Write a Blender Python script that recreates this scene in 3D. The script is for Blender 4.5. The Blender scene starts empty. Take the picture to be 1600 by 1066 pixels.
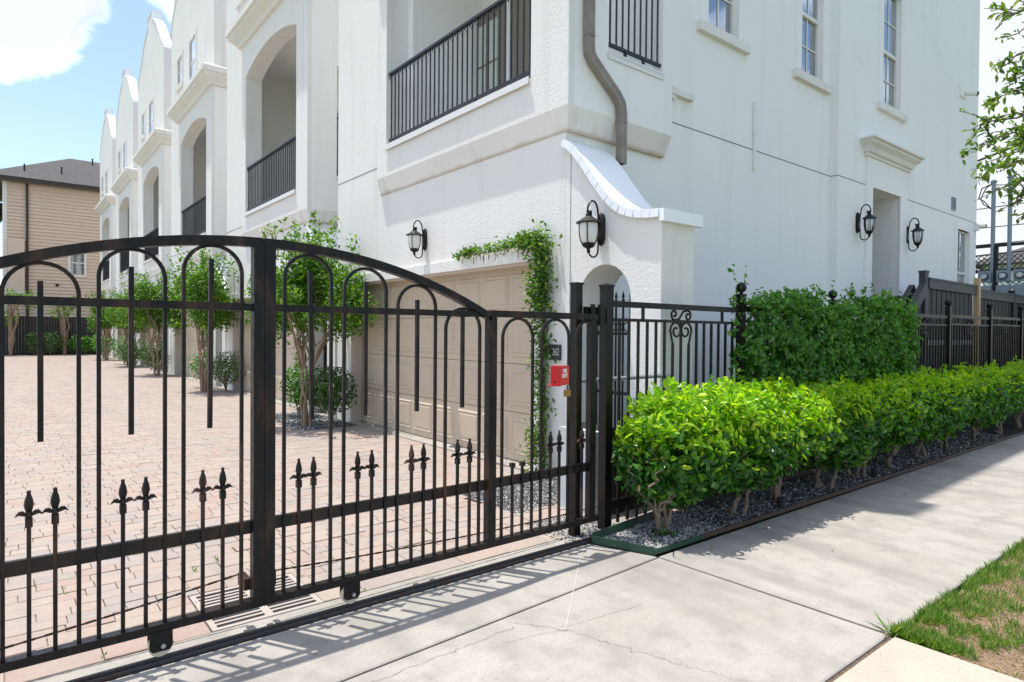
import bpy, bmesh, math, random
import numpy as np
from mathutils import Vector, Matrix
from mathutils.geometry import tessellate_polygon

# ------------------------------------------------------------------ camera, sky, sun, exposure
S = bpy.context.scene
COL = S.collection
PI = math.pi
rng = np.random.default_rng(7)
random.seed(7)

cd = bpy.data.cameras.new('camera'); cam = bpy.data.objects.new('camera', cd); COL.objects.link(cam); S.camera = cam
_f = 991.0
_X = np.array([1240, 3, -991.]); _X /= np.linalg.norm(_X)
_Y = np.array([-792, 19, -991.]); _Y -= _X * (_X @ _Y); _Y /= np.linalg.norm(_Y)
_Z = np.cross(_X, _Y)
_M = Matrix([list(_X) + [0], list(_Y) + [0], list(_Z) + [1.6], [0, 0, 0, 1]])
cam.matrix_world = _M
cd.sensor_width = 36.0; cd.lens = _f / 1600 * 36.0
cd.clip_start = 0.05; cd.clip_end = 3000

SUN_DIR = Vector((-0.118, 0.205, 1.0)).normalized()
SUN_EL = math.asin(SUN_DIR.z)
SUN_AZ = math.atan2(SUN_DIR.x, SUN_DIR.y)

W = bpy.data.worlds.new('World'); S.world = W; W.use_nodes = True
nt = W.node_tree; nt.nodes.clear()
def wn(t, **k):
    n = nt.nodes.new(t)
    for a, b in k.items(): setattr(n, a, b)
    return n
def wmath(op, a, b=None, c=None, clamp=False):
    n = wn('ShaderNodeMath', operation=op); n.use_clamp = clamp
    for i, v in enumerate((a, b, c)):
        if v is None: continue
        if isinstance(v, (int, float)): n.inputs[i].default_value = v
        else: nt.links.new(v, n.inputs[i])
    return n.outputs[0]
sky = wn('ShaderNodeTexSky', sky_type='NISHITA'); sky.sun_disc = False
sky.sun_elevation = SUN_EL; sky.sun_rotation = SUN_AZ; sky.air_density = 1.0; sky.dust_density = 1.2; sky.ozone_density = 1.2
tc = wn('ShaderNodeTexCoord'); sep = wn('ShaderNodeSeparateXYZ'); nt.links.new(tc.outputs['Generated'], sep.inputs[0])
zc = wmath('MAXIMUM', sep.outputs['Z'], 0.0)
den = wmath('ADD', zc, 0.30)
comb = wn('ShaderNodeCombineXYZ')
nt.links.new(wmath('DIVIDE', sep.outputs['X'], den), comb.inputs[0])
nt.links.new(wmath('DIVIDE', sep.outputs['Y'], den), comb.inputs[1])
nt.links.new(wmath('MULTIPLY', sep.outputs['Z'], 1.6), comb.inputs[2])
def wnoise(scale, detail, rough, off=(0, 0, 0)):
    mp = wn('ShaderNodeMapping'); mp.inputs['Location'].default_value = off
    nt.links.new(comb.outputs[0], mp.inputs[0])
    n = wn('ShaderNodeTexNoise'); n.inputs['Scale'].default_value = scale; n.inputs['Detail'].default_value = detail
    n.inputs['Roughness'].default_value = rough; nt.links.new(mp.outputs[0], n.inputs[0]); return n.outputs['Fac']
def blob(u, v, wd, amt):                       # one cumulus bank: a soft lobe of the sky around a direction
    d = Vector(((u - 800) / _f, (533 - v) / _f, -1)); d = (_M.to_3x3() @ d).normalized()
    dp = wn('ShaderNodeVectorMath', operation='DOT_PRODUCT'); nt.links.new(tc.outputs['Generated'], dp.inputs[0]); dp.inputs[1].default_value = d
    t = wmath('SUBTRACT', 1.0, dp.outputs['Value'])
    t = wmath('DIVIDE', t, 1 - math.cos(math.radians(wd)))
    t = wmath('SUBTRACT', 1.0, t, clamp=True)
    return wmath('MULTIPLY', t, amt)
fac = wnoise(3.4, 10, 0.58, (3.1, 1.7, 0.4))
dens = fac
for b in ((10, 40, 6.0, 0.16), (135, 78, 4.6, 0.22), (-200, 40, 9, .2), (255, 3, 3.2, 0.10), (1570, 130, 20, 0.24), (1750, 300, 18, .2), (90, 240, 9, -0.42), (230, 140, 6, -0.3), (215, 10, 2.0, -.12), (-150, 280, 9, -.3)):
    dens = wmath('ADD', dens, blob(*b))
mr = wn('ShaderNodeMapRange'); mr.interpolation_type = 'SMOOTHSTEP'
mr.inputs['From Min'].default_value = 0.445; mr.inputs['From Max'].default_value = 0.655; nt.links.new(dens, mr.inputs['Value'])
shade = wn('ShaderNodeMapRange'); shade.inputs['From Min'].default_value = 0.47; shade.inputs['From Max'].default_value = 0.60
shade.inputs['To Min'].default_value = 1.0; shade.inputs['To Max'].default_value = 0.31
nt.links.new(wmath('MULTIPLY_ADD', wnoise(3.4, 5, .5, (9, 4, 2)), 0.35, wmath('MULTIPLY', dens, 0.72)), shade.inputs['Value'])
cl = wn('ShaderNodeMix', data_type='RGBA', blend_type='MULTIPLY'); cl.inputs['Factor'].default_value = 1.0
cl.inputs['A'].default_value = (12.8, 13.3, 14.3, 1); nt.links.new(shade.outputs[0], cl.inputs['B'])
mixc = wn('ShaderNodeMix', data_type='RGBA')
nt.links.new(mr.outputs[0], mixc.inputs['Factor']); nt.links.new(sky.outputs[0], mixc.inputs['A']); nt.links.new(cl.outputs['Result'], mixc.inputs['B'])
bg = wn('ShaderNodeBackground'); bg.inputs['Strength'].default_value = 0.084
nt.links.new(mixc.outputs['Result'], bg.inputs['Color'])
out = wn('ShaderNodeOutputWorld'); nt.links.new(bg.outputs[0], out.inputs[0])

sd = bpy.data.lights.new('sun', 'SUN'); sd.energy = 2.05; sd.angle = math.radians(0.53); sd.color = (1.0, 0.955, 0.88)
sun = bpy.data.objects.new('sun', sd); COL.objects.link(sun)
sun.rotation_euler = SUN_DIR.to_track_quat('Z', 'Y').to_euler(); sun.location = (-10, 15, 40)

vs = S.view_settings; S.display_settings.display_device = 'sRGB'
vs.view_transform = 'Standard'; vs.look = 'None'; vs.exposure = 1.54; vs.gamma = 1.0; vs.use_curve_mapping = False
S.render.engine = 'CYCLES'
S.cycles.max_bounces = 10; S.cycles.diffuse_bounces = 7; S.cycles.glossy_bounces = 4; S.cycles.transparent_max_bounces = 12
S.cycles.use_denoising = True
S.cycles.sample_clamp_indirect = 8

# ------------------------------------------------------------------ helpers
class MB:
    """collects polygons, links them as one mesh object"""
    def __init__(s): s.v = []; s.f = []; s.m = []; s.cm = 0
    def poly(s, pts):
        b = len(s.v); s.v += [tuple(p) for p in pts]; s.f.append(tuple(range(b, b + len(pts)))); s.m.append(s.cm); return s
    def faces(s, pts, fs):
        b = len(s.v); s.v += [tuple(p) for p in pts]
        for f in fs: s.f.append(tuple(b + i for i in f)); s.m.append(s.cm)
        return s
    def box(s, x0, x1, y0, y1, z0, z1):
        s.faces([(x0,y0,z0),(x1,y0,z0),(x1,y1,z0),(x0,y1,z0),(x0,y0,z1),(x1,y0,z1),(x1,y1,z1),(x0,y1,z1)],
                [(3,2,1,0),(4,5,6,7),(0,1,5,4),(1,2,6,5),(2,3,7,6),(3,0,4,7)]); return s
    def cbox(s, x0, x1, y0, y1, z0, z1, c=0.006):      # box with chamfered top edge
        s.faces([(x0,y0,z0),(x1,y0,z0),(x1,y1,z0),(x0,y1,z0),(x0,y0,z1-c),(x1,y0,z1-c),(x1,y1,z1-c),(x0,y1,z1-c),
                 (x0+c,y0+c,z1),(x1-c,y0+c,z1),(x1-c,y1-c,z1),(x0+c,y1-c,z1)],
                [(8,9,10,11),(0,1,5,4),(1,2,6,5),(2,3,7,6),(3,0,4,7),(4,5,9,8),(5,6,10,9),(6,7,11,10),(7,4,8,11)]); return s
    def bar(s, p0, p1, w, h=None, up=(0, 0, 1)):
        h = w if h is None else h
        p0 = Vector(p0); p1 = Vector(p1); d = (p1 - p0).normalized(); u = Vector(up)
        if abs(d.dot(u)) > 0.98: u = Vector((0, 1, 0))
        a = d.cross(u).normalized(); b = a.cross(d).normalized(); a *= w / 2; b *= h / 2
        P = [p0-a-b, p0+a-b, p0+a+b, p0-a+b, p1-a-b, p1+a-b, p1+a+b, p1-a+b]
        s.faces(P, [(0,3,2,1),(4,5,6,7),(0,1,5,4),(1,2,6,5),(2,3,7,6),(3,0,4,7)]); return s
    def tube(s, pts, r, n=8, caps=True, sq=None):
        pts = [Vector(p) for p in pts]; rs = r if isinstance(r, (list, tuple)) else [r] * len(pts)
        base = len(s.v); prev = None
        for i, p in enumerate(pts):
            d = (pts[min(i+1, len(pts)-1)] - pts[max(i-1, 0)]).normalized()
            if prev is None:
                u = Vector((0, 0, 1)) if abs(d.z) < 0.9 else Vector((0, 1, 0))
                a = d.cross(u).normalized()
            else:
                a = (prev - d * prev.dot(d)).normalized()
            prev = a; b = d.cross(a)
            for k in range(n):
                t = 2 * PI * k / n + (PI / 4 if n == 4 else 0)
                s.v.append(tuple(p + (a * math.cos(t) + b * math.sin(t)) * rs[i]))
        for i in range(len(pts) - 1):
            for k in range(n):
                s.f.append((base+i*n+k, base+i*n+(k+1) % n, base+(i+1)*n+(k+1) % n, base+(i+1)*n+k)); s.m.append(s.cm)
        if caps:
            s.f.append(tuple(base+k for k in reversed(range(n)))); s.m.append(s.cm)
            e = base + (len(pts)-1) * n; s.f.append(tuple(e+k for k in range(n))); s.m.append(s.cm)
        return s
    def lathe(s, prof, c, n=14):
        base = len(s.v)
        for (r, z) in prof:
            for k in range(n):
                t = 2*PI*k/n; s.v.append((c[0]+r*math.cos(t), c[1]+r*math.sin(t), c[2]+z))
        for i in range(len(prof)-1):
            for k in range(n):
                s.f.append((base+i*n+k, base+i*n+(k+1) % n, base+(i+1)*n+(k+1) % n, base+(i+1)*n+k)); s.m.append(s.cm)
        return s
    def prism(s, outer, holes, fn, d0, d1):
        """polygon with holes in 2D, mapped by fn(a,b,depth) to 3D, thick from d0 to d1"""
        loops = [outer] + list(holes)
        tris = tessellate_polygon([[Vector((p[0], p[1], 0)) for p in l] for l in loops])
        flat = [p for l in loops for p in l]
        for d in (d0, d1):
            b = len(s.v); s.v += [fn(p[0], p[1], d) for p in flat]
            for t in tris: s.f.append(tuple(b+i for i in t)); s.m.append(s.cm)
        for l in loops:
            for i in range(len(l)):
                p, q = l[i], l[(i+1) % len(l)]
                s.poly([fn(p[0],p[1],d0), fn(q[0],q[1],d0), fn(q[0],q[1],d1), fn(p[0],p[1],d1)])
        return s
    def sweep(s, path, prof, up=(0, 0, 1)):
        """profile (out, up) swept along a polyline with mitred corners; 'out' is to the right of travel"""
        path = [Vector(p) for p in path]; U = Vector(up); base = len(s.v); n = len(prof)
        for i, p in enumerate(path):
            a = (path[i]-path[i-1]).normalized() if i else None
            b = (path[i+1]-path[i]).normalized() if i < len(path)-1 else None
            ra = a.cross(U) if a else None; rb = b.cross(U) if b else None
            if ra is None: r = rb
            elif rb is None: r = ra
            else:
                r = (ra+rb); r = r / (r.dot(ra))
            for (o, h) in prof: s.v.append(tuple(p + r*o + U*h))
        for i in range(len(path)-1):
            for k in range(n):
                s.f.append((base+i*n+k, base+i*n+(k+1) % n, base+(i+1)*n+(k+1) % n, base+(i+1)*n+k)); s.m.append(s.cm)
        s.f.append(tuple(base+k for k in range(n))); s.m.append(s.cm)
        e = base+(len(path)-1)*n; s.f.append(tuple(e+k for k in range(n))); s.m.append(s.cm)
        return s
    def mesh(s, name, mats, off=(0, 0, 0), smooth=False, fix=True):
        me = bpy.data.meshes.new(name)
        o = Vector(off)
        me.from_pydata([(p[0]-o.x, p[1]-o.y, p[2]-o.z) for p in s.v], [], s.f)
        for m in (mats if isinstance(mats, (list, tuple)) else [mats]): me.materials.append(m)
        if any(s.m): me.polygons.foreach_set('material_index', s.m)
        if fix:
            bm = bmesh.new(); bm.from_mesh(me); bmesh.ops.recalc_face_normals(bm, faces=bm.faces[:]); bm.to_mesh(me); bm.free()
        if smooth:
            me.polygons.foreach_set('use_smooth', [True]*len(me.polygons))
            try: me.set_sharp_from_angle(angle=math.radians(40))
            except Exception: pass
        return me
    def build(s, name, mats, parent=None, smooth=False, kind=None, label=None, fix=True):
        off = ORIG.get(parent.name, Vector((0, 0, 0))) if parent else Vector((0, 0, 0))
        o = bpy.data.objects.new(name, s.mesh(name, mats, off, smooth, fix)); COL.objects.link(o)
        if parent: o.parent = parent
        ORIG[o.name] = off.copy()
        if kind: o['kind'] = kind
        if label: o['label'] = label
        return o
ORIG = {}
def thing(name, loc, label, cat, group=None):
    o = bpy.data.objects.new(name, None); COL.objects.link(o); o.location = loc; o.empty_display_size = 0.2
    ORIG[o.name] = Vector(loc); tag(o, label, cat, group); return o
def tag(o, label, cat, group=None):
    o['label'] = label; o['category'] = cat
    if group: o['group'] = group
    return o
def inst(name, me, parent, loc, scale=None, rot=None, label=None):
    o = bpy.data.objects.new(name, me); COL.objects.link(o); o.parent = parent
    off = ORIG.get(parent.name, Vector((0, 0, 0))) if parent else Vector((0, 0, 0))
    o.location = Vector(loc) - off
    if scale: o.scale = scale
    if rot: o.rotation_euler = rot
    if label: o['label'] = label
    return o
def copy_tree(o, parent=None):
    c = o.copy(); COL.objects.link(c)
    if parent: c.parent = parent
    for ch in list(o.children): copy_tree(ch, c)
    return c
def copy_thing(o, loc, label=None, rz=None):
    c = copy_tree(o); c.location = loc
    if rz is not None: c.rotation_euler = (0, 0, rz)
    if label: c['label'] = label
    return c
def V(x, y, z): return (x, y, z)
fX = lambda a, b, d: (d, a, b)          # polygon in (y,z), depth along x
fY = lambda a, b, d: (a, d, b)          # polygon in (x,z), depth along y
fZ = lambda a, b, d: (a, b, d)
def rect(a0, a1, b0, b1): return [(a0, b0), (a1, b0), (a1, b1), (a0, b1)]
def archpts(a0, a1, b0, spring, apex, n=14):
    c = (a0+a1)/2; hw = (a1-a0)/2; rise = apex-spring
    pts = [(a0, b0), (a1, b0)]
    if rise >= hw*0.95:
        for i in range(n+1):
            t = PI*i/n; pts.append((c+hw*math.cos(t), spring+rise*math.sin(t)))
    else:
        R = (hw*hw+rise*rise)/(2*rise); zc_ = apex-R; t0 = math.asin(hw/R)
        for i in range(n+1):
            t = t0-2*t0*i/n; pts.append((c+R*math.sin(t), zc_+R*math.cos(t)))
    return pts

# ------------------------------------------------------------------ materials
def mat(name, base, rough=0.6, metal=0.0, spec=0.5):
    m = bpy.data.materials.new(name); m.use_nodes = True
    b = m.node_tree.nodes['Principled BSDF']
    b.inputs['Base Color'].default_value = (*base, 1); b.inputs['Roughness'].default_value = rough; b.inputs['Metallic'].default_value = metal
    b.inputs['Specular IOR Level'].default_value = spec
    return m
class NT:
    def __init__(s, m): s.m = m; s.t = m.node_tree; s.b = s.t.nodes['Principled BSDF']; s.obj = None
    def n(s, t, **k):
        x = s.t.nodes.new(t)
        for a, b in k.items(): setattr(x, a, b)
        return x
    def L(s, a, b): s.t.links.new(a, b)
    def co(s, which='Object'):
        if s.obj is None: s.obj = s.n('ShaderNodeTexCoord')
        return s.obj.outputs[which]
    def pos(s): return s.n('ShaderNodeNewGeometry').outputs['Position']
    def noise(s, scale, detail=4, rough=.55, vec=None, stretch=None):
        x = s.n('ShaderNodeTexNoise'); x.inputs['Scale'].default_value = scale; x.inputs['Detail'].default_value = detail; x.inputs['Roughness'].default_value = rough
        v = vec if vec is not None else s.pos()
        if stretch:
            mp = s.n('ShaderNodeMapping'); mp.inputs['Scale'].default_value = stretch; s.L(v, mp.inputs[0]); v = mp.outputs[0]
        s.L(v, x.inputs['Vector']); return x.outputs['Fac']
    def ramp(s, fac, stops):
        r = s.n('ShaderNodeValToRGB'); cr = r.color_ramp
        while len(cr.elements) < len(stops): cr.elements.new(0.5)
        for e, (p, c) in zip(cr.elements, stops):
            e.position = p; e.color = (*c, 1) if len(c) == 3 else c
        s.L(fac, r.inputs[0]); return r.outputs[0]
    def rangef(s, v, a, b, c, d):
        r = s.n('ShaderNodeMapRange'); 
        for k, x in zip(('From Min', 'From Max', 'To Min', 'To Max'), (a, b, c, d)): r.inputs[k].default_value = x
        s.L(v, r.inputs['Value']); return r.outputs[0]
    def mix(s, fac, a, b, mode='MIX'):
        x = s.n('ShaderNodeMix', data_type='RGBA', blend_type=mode)
        for k, v in (('Factor', fac), ('A', a), ('B', b)):
            if isinstance(v, (int, float)): x.inputs[k].default_value = v
            elif isinstance(v, tuple): x.inputs[k].default_value = (*v, 1)
            else: s.L(v, x.inputs[k])
        return x.outputs['Result']
    def math(s, op, a, b=None):
        x = s.n('ShaderNodeMath', operation=op)
        for i, v in enumerate((a, b)):
            if v is None: continue
            if isinstance(v, (int, float)): x.inputs[i].default_value = v
            else: s.L(v, x.inputs[i])
        return x.outputs[0]
    def color(s, c): s.L(c, s.b.inputs['Base Color'])
    def bump(s, h, strength=.3, dist=.01):
        x = s.n('ShaderNodeBump'); x.inputs['Strength'].default_value = strength; x.inputs['Distance'].default_value = dist
        s.L(h, x.inputs['Height']); s.L(x.outputs[0], s.b.inputs['Normal'])

def stucco(name, base, coarse, stain=0.5):
    m = mat(name, base, 0.9, spec=.25); t = NT(m)
    big = t.noise(0.55, 5, .6); streak = t.noise(1.0, 5, .6, stretch=(5, 5, .35)); fine = t.noise(60, 3, .6)
    lo = tuple(c*0.87*(1, .975, .94)[i] for i, c in enumerate(base))
    c = t.mix(t.rangef(big, .38, .75, 0, .75*stain), base, lo)
    c = t.mix(t.rangef(streak, .54, .76, 0, .85*stain), c, tuple(c_*k for c_, k in zip(base, (.72, .69, .64))))
    c = t.mix(t.rangef(fine, .35, .7, 0, .10), c, tuple(k*.8 for k in base))
    t.color(c)
    h1 = t.noise(34 if coarse else 120, 4, .65); h2 = t.noise(160, 2, .6)
    h = t.math('ADD', t.rangef(h1, .4, .62, 0, 1), t.math('MULTIPLY', h2, .35))
    t.bump(h, .24 if coarse else .16, .009 if coarse else .004)
    return m
M_FRONT = stucco('stucco_textured_white', (.80, .785, .76), True)
M_SIDE = stucco('stucco_smooth_white', (.875, .868, .857), False, .32)
M_TRIM = stucco('stucco_trim_cream', (.80, .78, .745), False, .7)
M_BAND = stucco('stucco_band_weathered', (.84, .815, .785), False, .9)
_t = NT(M_BAND); _s = _t.n('ShaderNodeSeparateXYZ'); _t.L(_t.pos(), _s.inputs[0])
_old = M_BAND.node_tree.nodes['Principled BSDF'].inputs['Base Color'].links[0].from_socket
_e = _t.math('ADD', _t.rangef(_s.outputs['Z'], 3.785, 3.86, .55, 0), _t.math('MULTIPLY', _t.noise(2.2, 6, .6, stretch=(1, 1, .25)), .55))
_c = _t.mix(_t.rangef(_e, .42, .75, 0, .8), _old, (.50, .395, .30))
_dr = _t.noise(1.6, 4, .55, stretch=(1, 1, .05)); _t.color(_t.mix(_t.rangef(_dr, .60, .70, 0, .6), _c, (.66, .60, .56)))
M_ROOM = mat('porch_plaster', (.80, .785, .755), .9)

def iron(name, base=(.012, .0118, .0125), rust=.3, rough=.42):
    m = mat(name, base, rough, spec=.30); t = NT(m)
    r1 = t.noise(9, 5, .65, stretch=(1, 1, .25)); r2 = t.noise(40, 4, .6)
    c = t.mix(t.rangef(r1, .48, .66, 0, rust), base, (.085, .042, .026))
    c = t.mix(t.rangef(r2, .55, .8, 0, .3), c, (.018, .017, .0165)); t.color(c)
    t.L(t.rangef(r2, .3, .7, rough-.1, rough+.22), t.b.inputs['Roughness'])
    t.bump(r2, .12, .002); return m
M_IRON = iron('black_painted_iron', (.0035, .0036, .0044), .45, .40); M_RUSTY = iron('rust_streaked_iron', (.006, .0052, .005), 1.0, .45)
M_FENCEMET = iron('black_fence_paint', (.0035, .0033, .0032), .12, .36)
M_BRONZE = iron('dark_bronze', (.010, .009, .009), .2, .4)
M_RAIL = iron('charcoal_rail_paint', (.022, .025, .032), .05, .4)
M_COPING = mat('pale_metal_coping', (.86, .88, .90), .34, .0)
M_FLASH = mat('white_flashing', (.75, .74, .72), .5, .1)
_t = NT(M_COPING); _t.color(_t.mix(_t.rangef(_t.noise(3, 5), .4, .7, 0, .6), (.87, .89, .91), (.80, .83, .86)))
M_GUTTER = mat('brown_gutter', (.22, .185, .155), .42)
_t = NT(M_GUTTER); _t.color(_t.mix(_t.rangef(_t.noise(6, 5), .4, .72, 0, .8), (.22, .185, .155), (.30, .265, .23)))
M_DOOR = mat('taupe_garage_paint', (.535, .44, .335), .55)
_t = NT(M_DOOR); _t.color(_t.mix(_t.rangef(_t.noise(1.3, 5), .42, .72, 0, .6), (.535, .44, .335), (.48, .39, .295)))
_w = _t.noise(8, 6, .7, stretch=(8, 1, 18)); _t.bump(_w, .12, .003)
M_JAMB = mat('taupe_jamb_paint', (.56, .485, .42), .6)
M_VINYL = mat('cream_window_vinyl', (.74, .72, .67), .45)
M_TAN = mat('tan_door_frame', (.20, .155, .12), .5)
M_BLIND = mat('blind_slats', (.60, .60, .57), .6)
M_CURTAIN = mat('pale_green_blind', (.52, .56, .50), .7)
M_DARKROOM = mat('dim_interior', (.05, .052, .055), .9)
M_GROOVE = mat('joint_groove', (.17, .155, .15), .9)

def glass(name, tint, refl):
    m = bpy.data.materials.new(name); m.use_nodes = True; t = m.node_tree; t.nodes.clear()
    o = t.nodes.new('ShaderNodeOutputMaterial'); g = t.nodes.new('ShaderNodeBsdfGlossy'); g.inputs['Roughness'].default_value = 0.02
    g.inputs['Color'].default_value = (.92, .96, 1, 1)
    tr = t.nodes.new('ShaderNodeBsdfTransparent'); tr.inputs['Color'].default_value = (*tint, 1)
    fr = t.nodes.new('ShaderNodeFresnel'); fr.inputs['IOR'].default_value = 1.55
    mm = t.nodes.new('ShaderNodeMath'); mm.operation = 'MULTIPLY_ADD'; mm.inputs[1].default_value = 1.0; mm.inputs[2].default_value = refl; mm.use_clamp = True
    ns = t.nodes.new('ShaderNodeTexNoise'); ns.inputs['Scale'].default_value = 1.3; bp = t.nodes.new('ShaderNodeBump'); bp.inputs['Strength'].default_value = .06; bp.inputs['Distance'].default_value = .02
    t.links.new(ns.outputs['Fac'], bp.inputs['Height']); t.links.new(bp.outputs[0], g.inputs['Normal'])
    mx = t.nodes.new('ShaderNodeMixShader'); t.links.new(fr.outputs[0], mm.inputs[0]); t.links.new(mm.outputs[0], mx.inputs[0])
    t.links.new(tr.outputs[0], mx.inputs[1]); t.links.new(g.outputs[0], mx.inputs[2]); t.links.new(mx.outputs[0], o.inputs[0]); return m
M_GLASS = glass('window_glass', (.62, .68, .70), .34)
M_CLEAR = glass('clear_lamp_glass', (.9, .92, .93), .05)
M_FROST = mat('frosted_lamp_glass', (.74, .73, .69), .35); M_FROST.node_tree.nodes['Principled BSDF'].inputs['Subsurface Weight'].default_value = .25

def concrete(name, base, dark, warm):
    m = mat(name, base, .88, spec=.3); t = NT(m)
    a = t.noise(.7, 6, .62); b = t.noise(5, 6, .6); s = t.noise(95, 2, .5); tr = t.noise(1.1, 4, .5, stretch=(2.4, .5, 1))
    c = t.mix(t.rangef(a, .36, .66, 0, 1.0), base, warm)
    c = t.mix(t.rangef(tr, .48, .72, 0, .8), c, dark)
    c = t.mix(t.rangef(b, .46, .68, 0, .55), c, dark)
    c = t.mix(t.rangef(s, .52, .70, 0, .55), c, tuple(k*.55 for k in base))
    sp = t.noise(33, 3, .5); c = t.mix(t.rangef(sp, .66, .72, 0, .55), c, tuple(k*.45 for k in base))
    oi = t.n('ShaderNodeObjectInfo'); c = t.mix(1.0, c, t.ramp(oi.outputs['Random'], [(0, (.93, .93, .93)), (1, (1.04, 1.03, 1.02))]), 'MULTIPLY')
    t.color(c); t.bump(t.math('ADD', s, t.math('MULTIPLY', b, .6)), .22, .004); return m
M_CONC = concrete('worn_concrete', (.37, .350, .322), (.215, .201, .184), (.325, .299, .267))
M_CONC2 = concrete('warm_concrete', (.43, .385, .325), (.36, .315, .265), (.41, .36, .295))
PAV = []
for i, c in enumerate([(.345, .276, .242), (.34, .255, .220), (.352, .292, .245), (.325, .276, .248), (.357, .283, .238), (.31, .270, .248)]):
    m = mat('clay_paver', c, .85, spec=.3); t = NT(m)
    a = t.noise(26, 4, .6); b = t.noise(2.2, 5, .6); s = t.noise(140, 2, .5)
    k = t.mix(t.rangef(a, .35, .7, 0, .5), c, tuple(x*.78 for x in c)); k = t.mix(t.rangef(b, .45, .75, 0, .55), k, (.37, .32, .285))
    k = t.mix(t.rangef(s, .55, .75, 0, .4), k, tuple(x*.6 for x in c)); k = t.mix(t.rangef(t.noise(.9, 5, .6, stretch=(2.2, .35, 1)), .5, .70, 0, .7), k, (.27, .235, .215)); t.color(k); t.bump(t.math('ADD', a, s), .25, .004); PAV.append(m)
M_SAND = mat('paver_joint_sand', (.31, .27, .235), .95)
M_PAVEFAR = mat('far_pavers', (.47, .37, .31), .88)
_t = NT(M_PAVEFAR)
_b = _t.n('ShaderNodeTexBrick'); _b.inputs['Scale'].default_value = 1.0; _b.inputs['Brick Width'].default_value = .24; _b.inputs['Row Height'].default_value = .125
_b.inputs['Mortar Size'].default_value = .006; _b.inputs['Color1'].default_value = (.44, .37, .335, 1); _b.inputs['Color2'].default_value = (.42, .375, .35, 1); _b.inputs['Mortar'].default_value = (.33, .285, .25, 1)
_t.L(_t.pos(), _b.inputs['Vector']); _t.color(_t.mix(_t.rangef(_t.noise(.6, 5), .35, .7, 0, .6), _b.outputs['Color'], (.45, .40, .365)))

def leafmat(name, cols, trans=.35, rough=.38, tcol=None):
    m = mat(name, cols[0], rough, spec=.5); t = NT(m)
    g = t.n('ShaderNodeNewGeometry'); n = len(cols)
    c = t.ramp(g.outputs['Random Per Island'], [(i/(n-1) if n > 1 else 0, c) for i, c in enumerate(cols)])
    t.color(c)
    tl = t.n('ShaderNodeBsdfTranslucent'); t.L(t.mix(1.0, c, tcol or (1.5, 1.5, .6), 'MULTIPLY'), tl.inputs['Color'])
    mx = t.n('ShaderNodeMixShader'); mx.inputs[0].default_value = trans; o = [x for x in t.t.nodes if x.type == 'OUTPUT_MATERIAL'][0]
    t.L(t.b.outputs[0], mx.inputs[1]); t.L(tl.outputs[0], mx.inputs[2]); t.L(mx.outputs[0], o.inputs['Surface']); return m
M_LEAF_HEDGE = leafmat('privet_leaves', [(.016, .075, .014), (.03, .125, .016), (.06, .21, .016), (.12, .31, .018)], .40, .24)
M_LEAF_SPENT = leafmat('spent_leaves', [(.20, .13, .05), (.30, .26, .06), (.14, .09, .05)], .2, .6)
M_LEAF_NEW = leafmat('privet_new_leaves', [(.10, .30, .012), (.20, .42, .014), (.32, .53, .02), (.46, .60, .03)], .55, .30)
M_LEAF_JAS = leafmat('jasmine_leaves', [(.04, .15, .024), (.065, .215, .03), (.10, .285, .036), (.19, .37, .07)], .45, .38)
M_LEAF_VINE = leafmat('vine_leaves', [(.035, .11, .014), (.06, .165, .018), (.10, .22, .022), (.26, .33, .11)], .42, .38)
M_LEAF_MYR = leafmat('myrtle_leaves', [(.04, .125, .014), (.07, .18, .018), (.11, .24, .02), (.19, .32, .03)], .45, .40)
M_LEAF_BUSH = leafmat('boxwood_leaves', [(.025, .075, .012), (.04, .105, .014), (.07, .15, .016)], .3, .42)
M_LEAF_OAK = leafmat('street_tree_leaves', [(.045, .11, .02), (.08, .17, .022), (.13, .24, .025), (.20, .29, .04)], .45, .36)
M_GRASS = leafmat('grass_blades', [(.06, .16, .02), (.10, .24, .028), (.16, .30, .04), (.34, .33, .14)], .45, .45)
def barkmat(name, a, b, sc=18):
    m = mat(name, a, .85); t = NT(m); n = t.noise(sc, 5, .65, stretch=(1, 1, .2)); t.color(t.ramp(n, [(.32, b), (.68, a)])); t.bump(n, .4, .01); return m
M_BARK = barkmat('pale_bark', (.34, .25, .175), (.17, .115, .075)); M_BARK2 = barkmat('grey_brown_bark', (.30, .235, .18), (.12, .09, .065)); M_VINEBARK = barkmat('vine_stem', (.22, .15, .10), (.10, .065, .045), 40)

def soilmat(name, cols, sc, bmp=.5):
    m = mat(name, cols[0], .95, spec=.2); t = NT(m); n = t.noise(sc, 6, .7); n2 = t.noise(sc*.08, 4, .6)
    c = t.ramp(n, [(.30, cols[0]), (.5, cols[1]), (.7, cols[2])]); c = t.mix(t.rangef(n2, .4, .65, 0, .6), c, cols[1]); t.color(c); t.bump(n, bmp, .02); return m
M_DIRTJ = soilmat('joint_dirt', [(.06, .045, .035), (.12, .085, .06), (.24, .18, .12)], 45) if 'soilmat' in globals() else mat('joint_dirt', (.10, .075, .055), .95)
M_SOIL = soilmat('bare_soil', [(.13, .085, .055), (.22, .15, .10), (.32, .23, .155)], 38)
M_MULCH = soilmat('dark_bed_soil', [(.02, .018, .017), (.045, .04, .036), (.09, .08, .07)], 60)
M_LAWN = soilmat('distant_lawn', [(.05, .09, .025), (.07, .12, .03), (.11, .14, .05)], 6)
M_ROCKS = []
for c in ((.05, .055, .06), (.10, .105, .11), (.19, .19, .19), (.36, .35, .33), (.55, .53, .49)):
    M_ROCKS.append(mat('crushed_stone', c, .8))
M_EDGE = mat('green_edging_paint', (.018, .062, .038), .5); _t = NT(M_EDGE)
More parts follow.
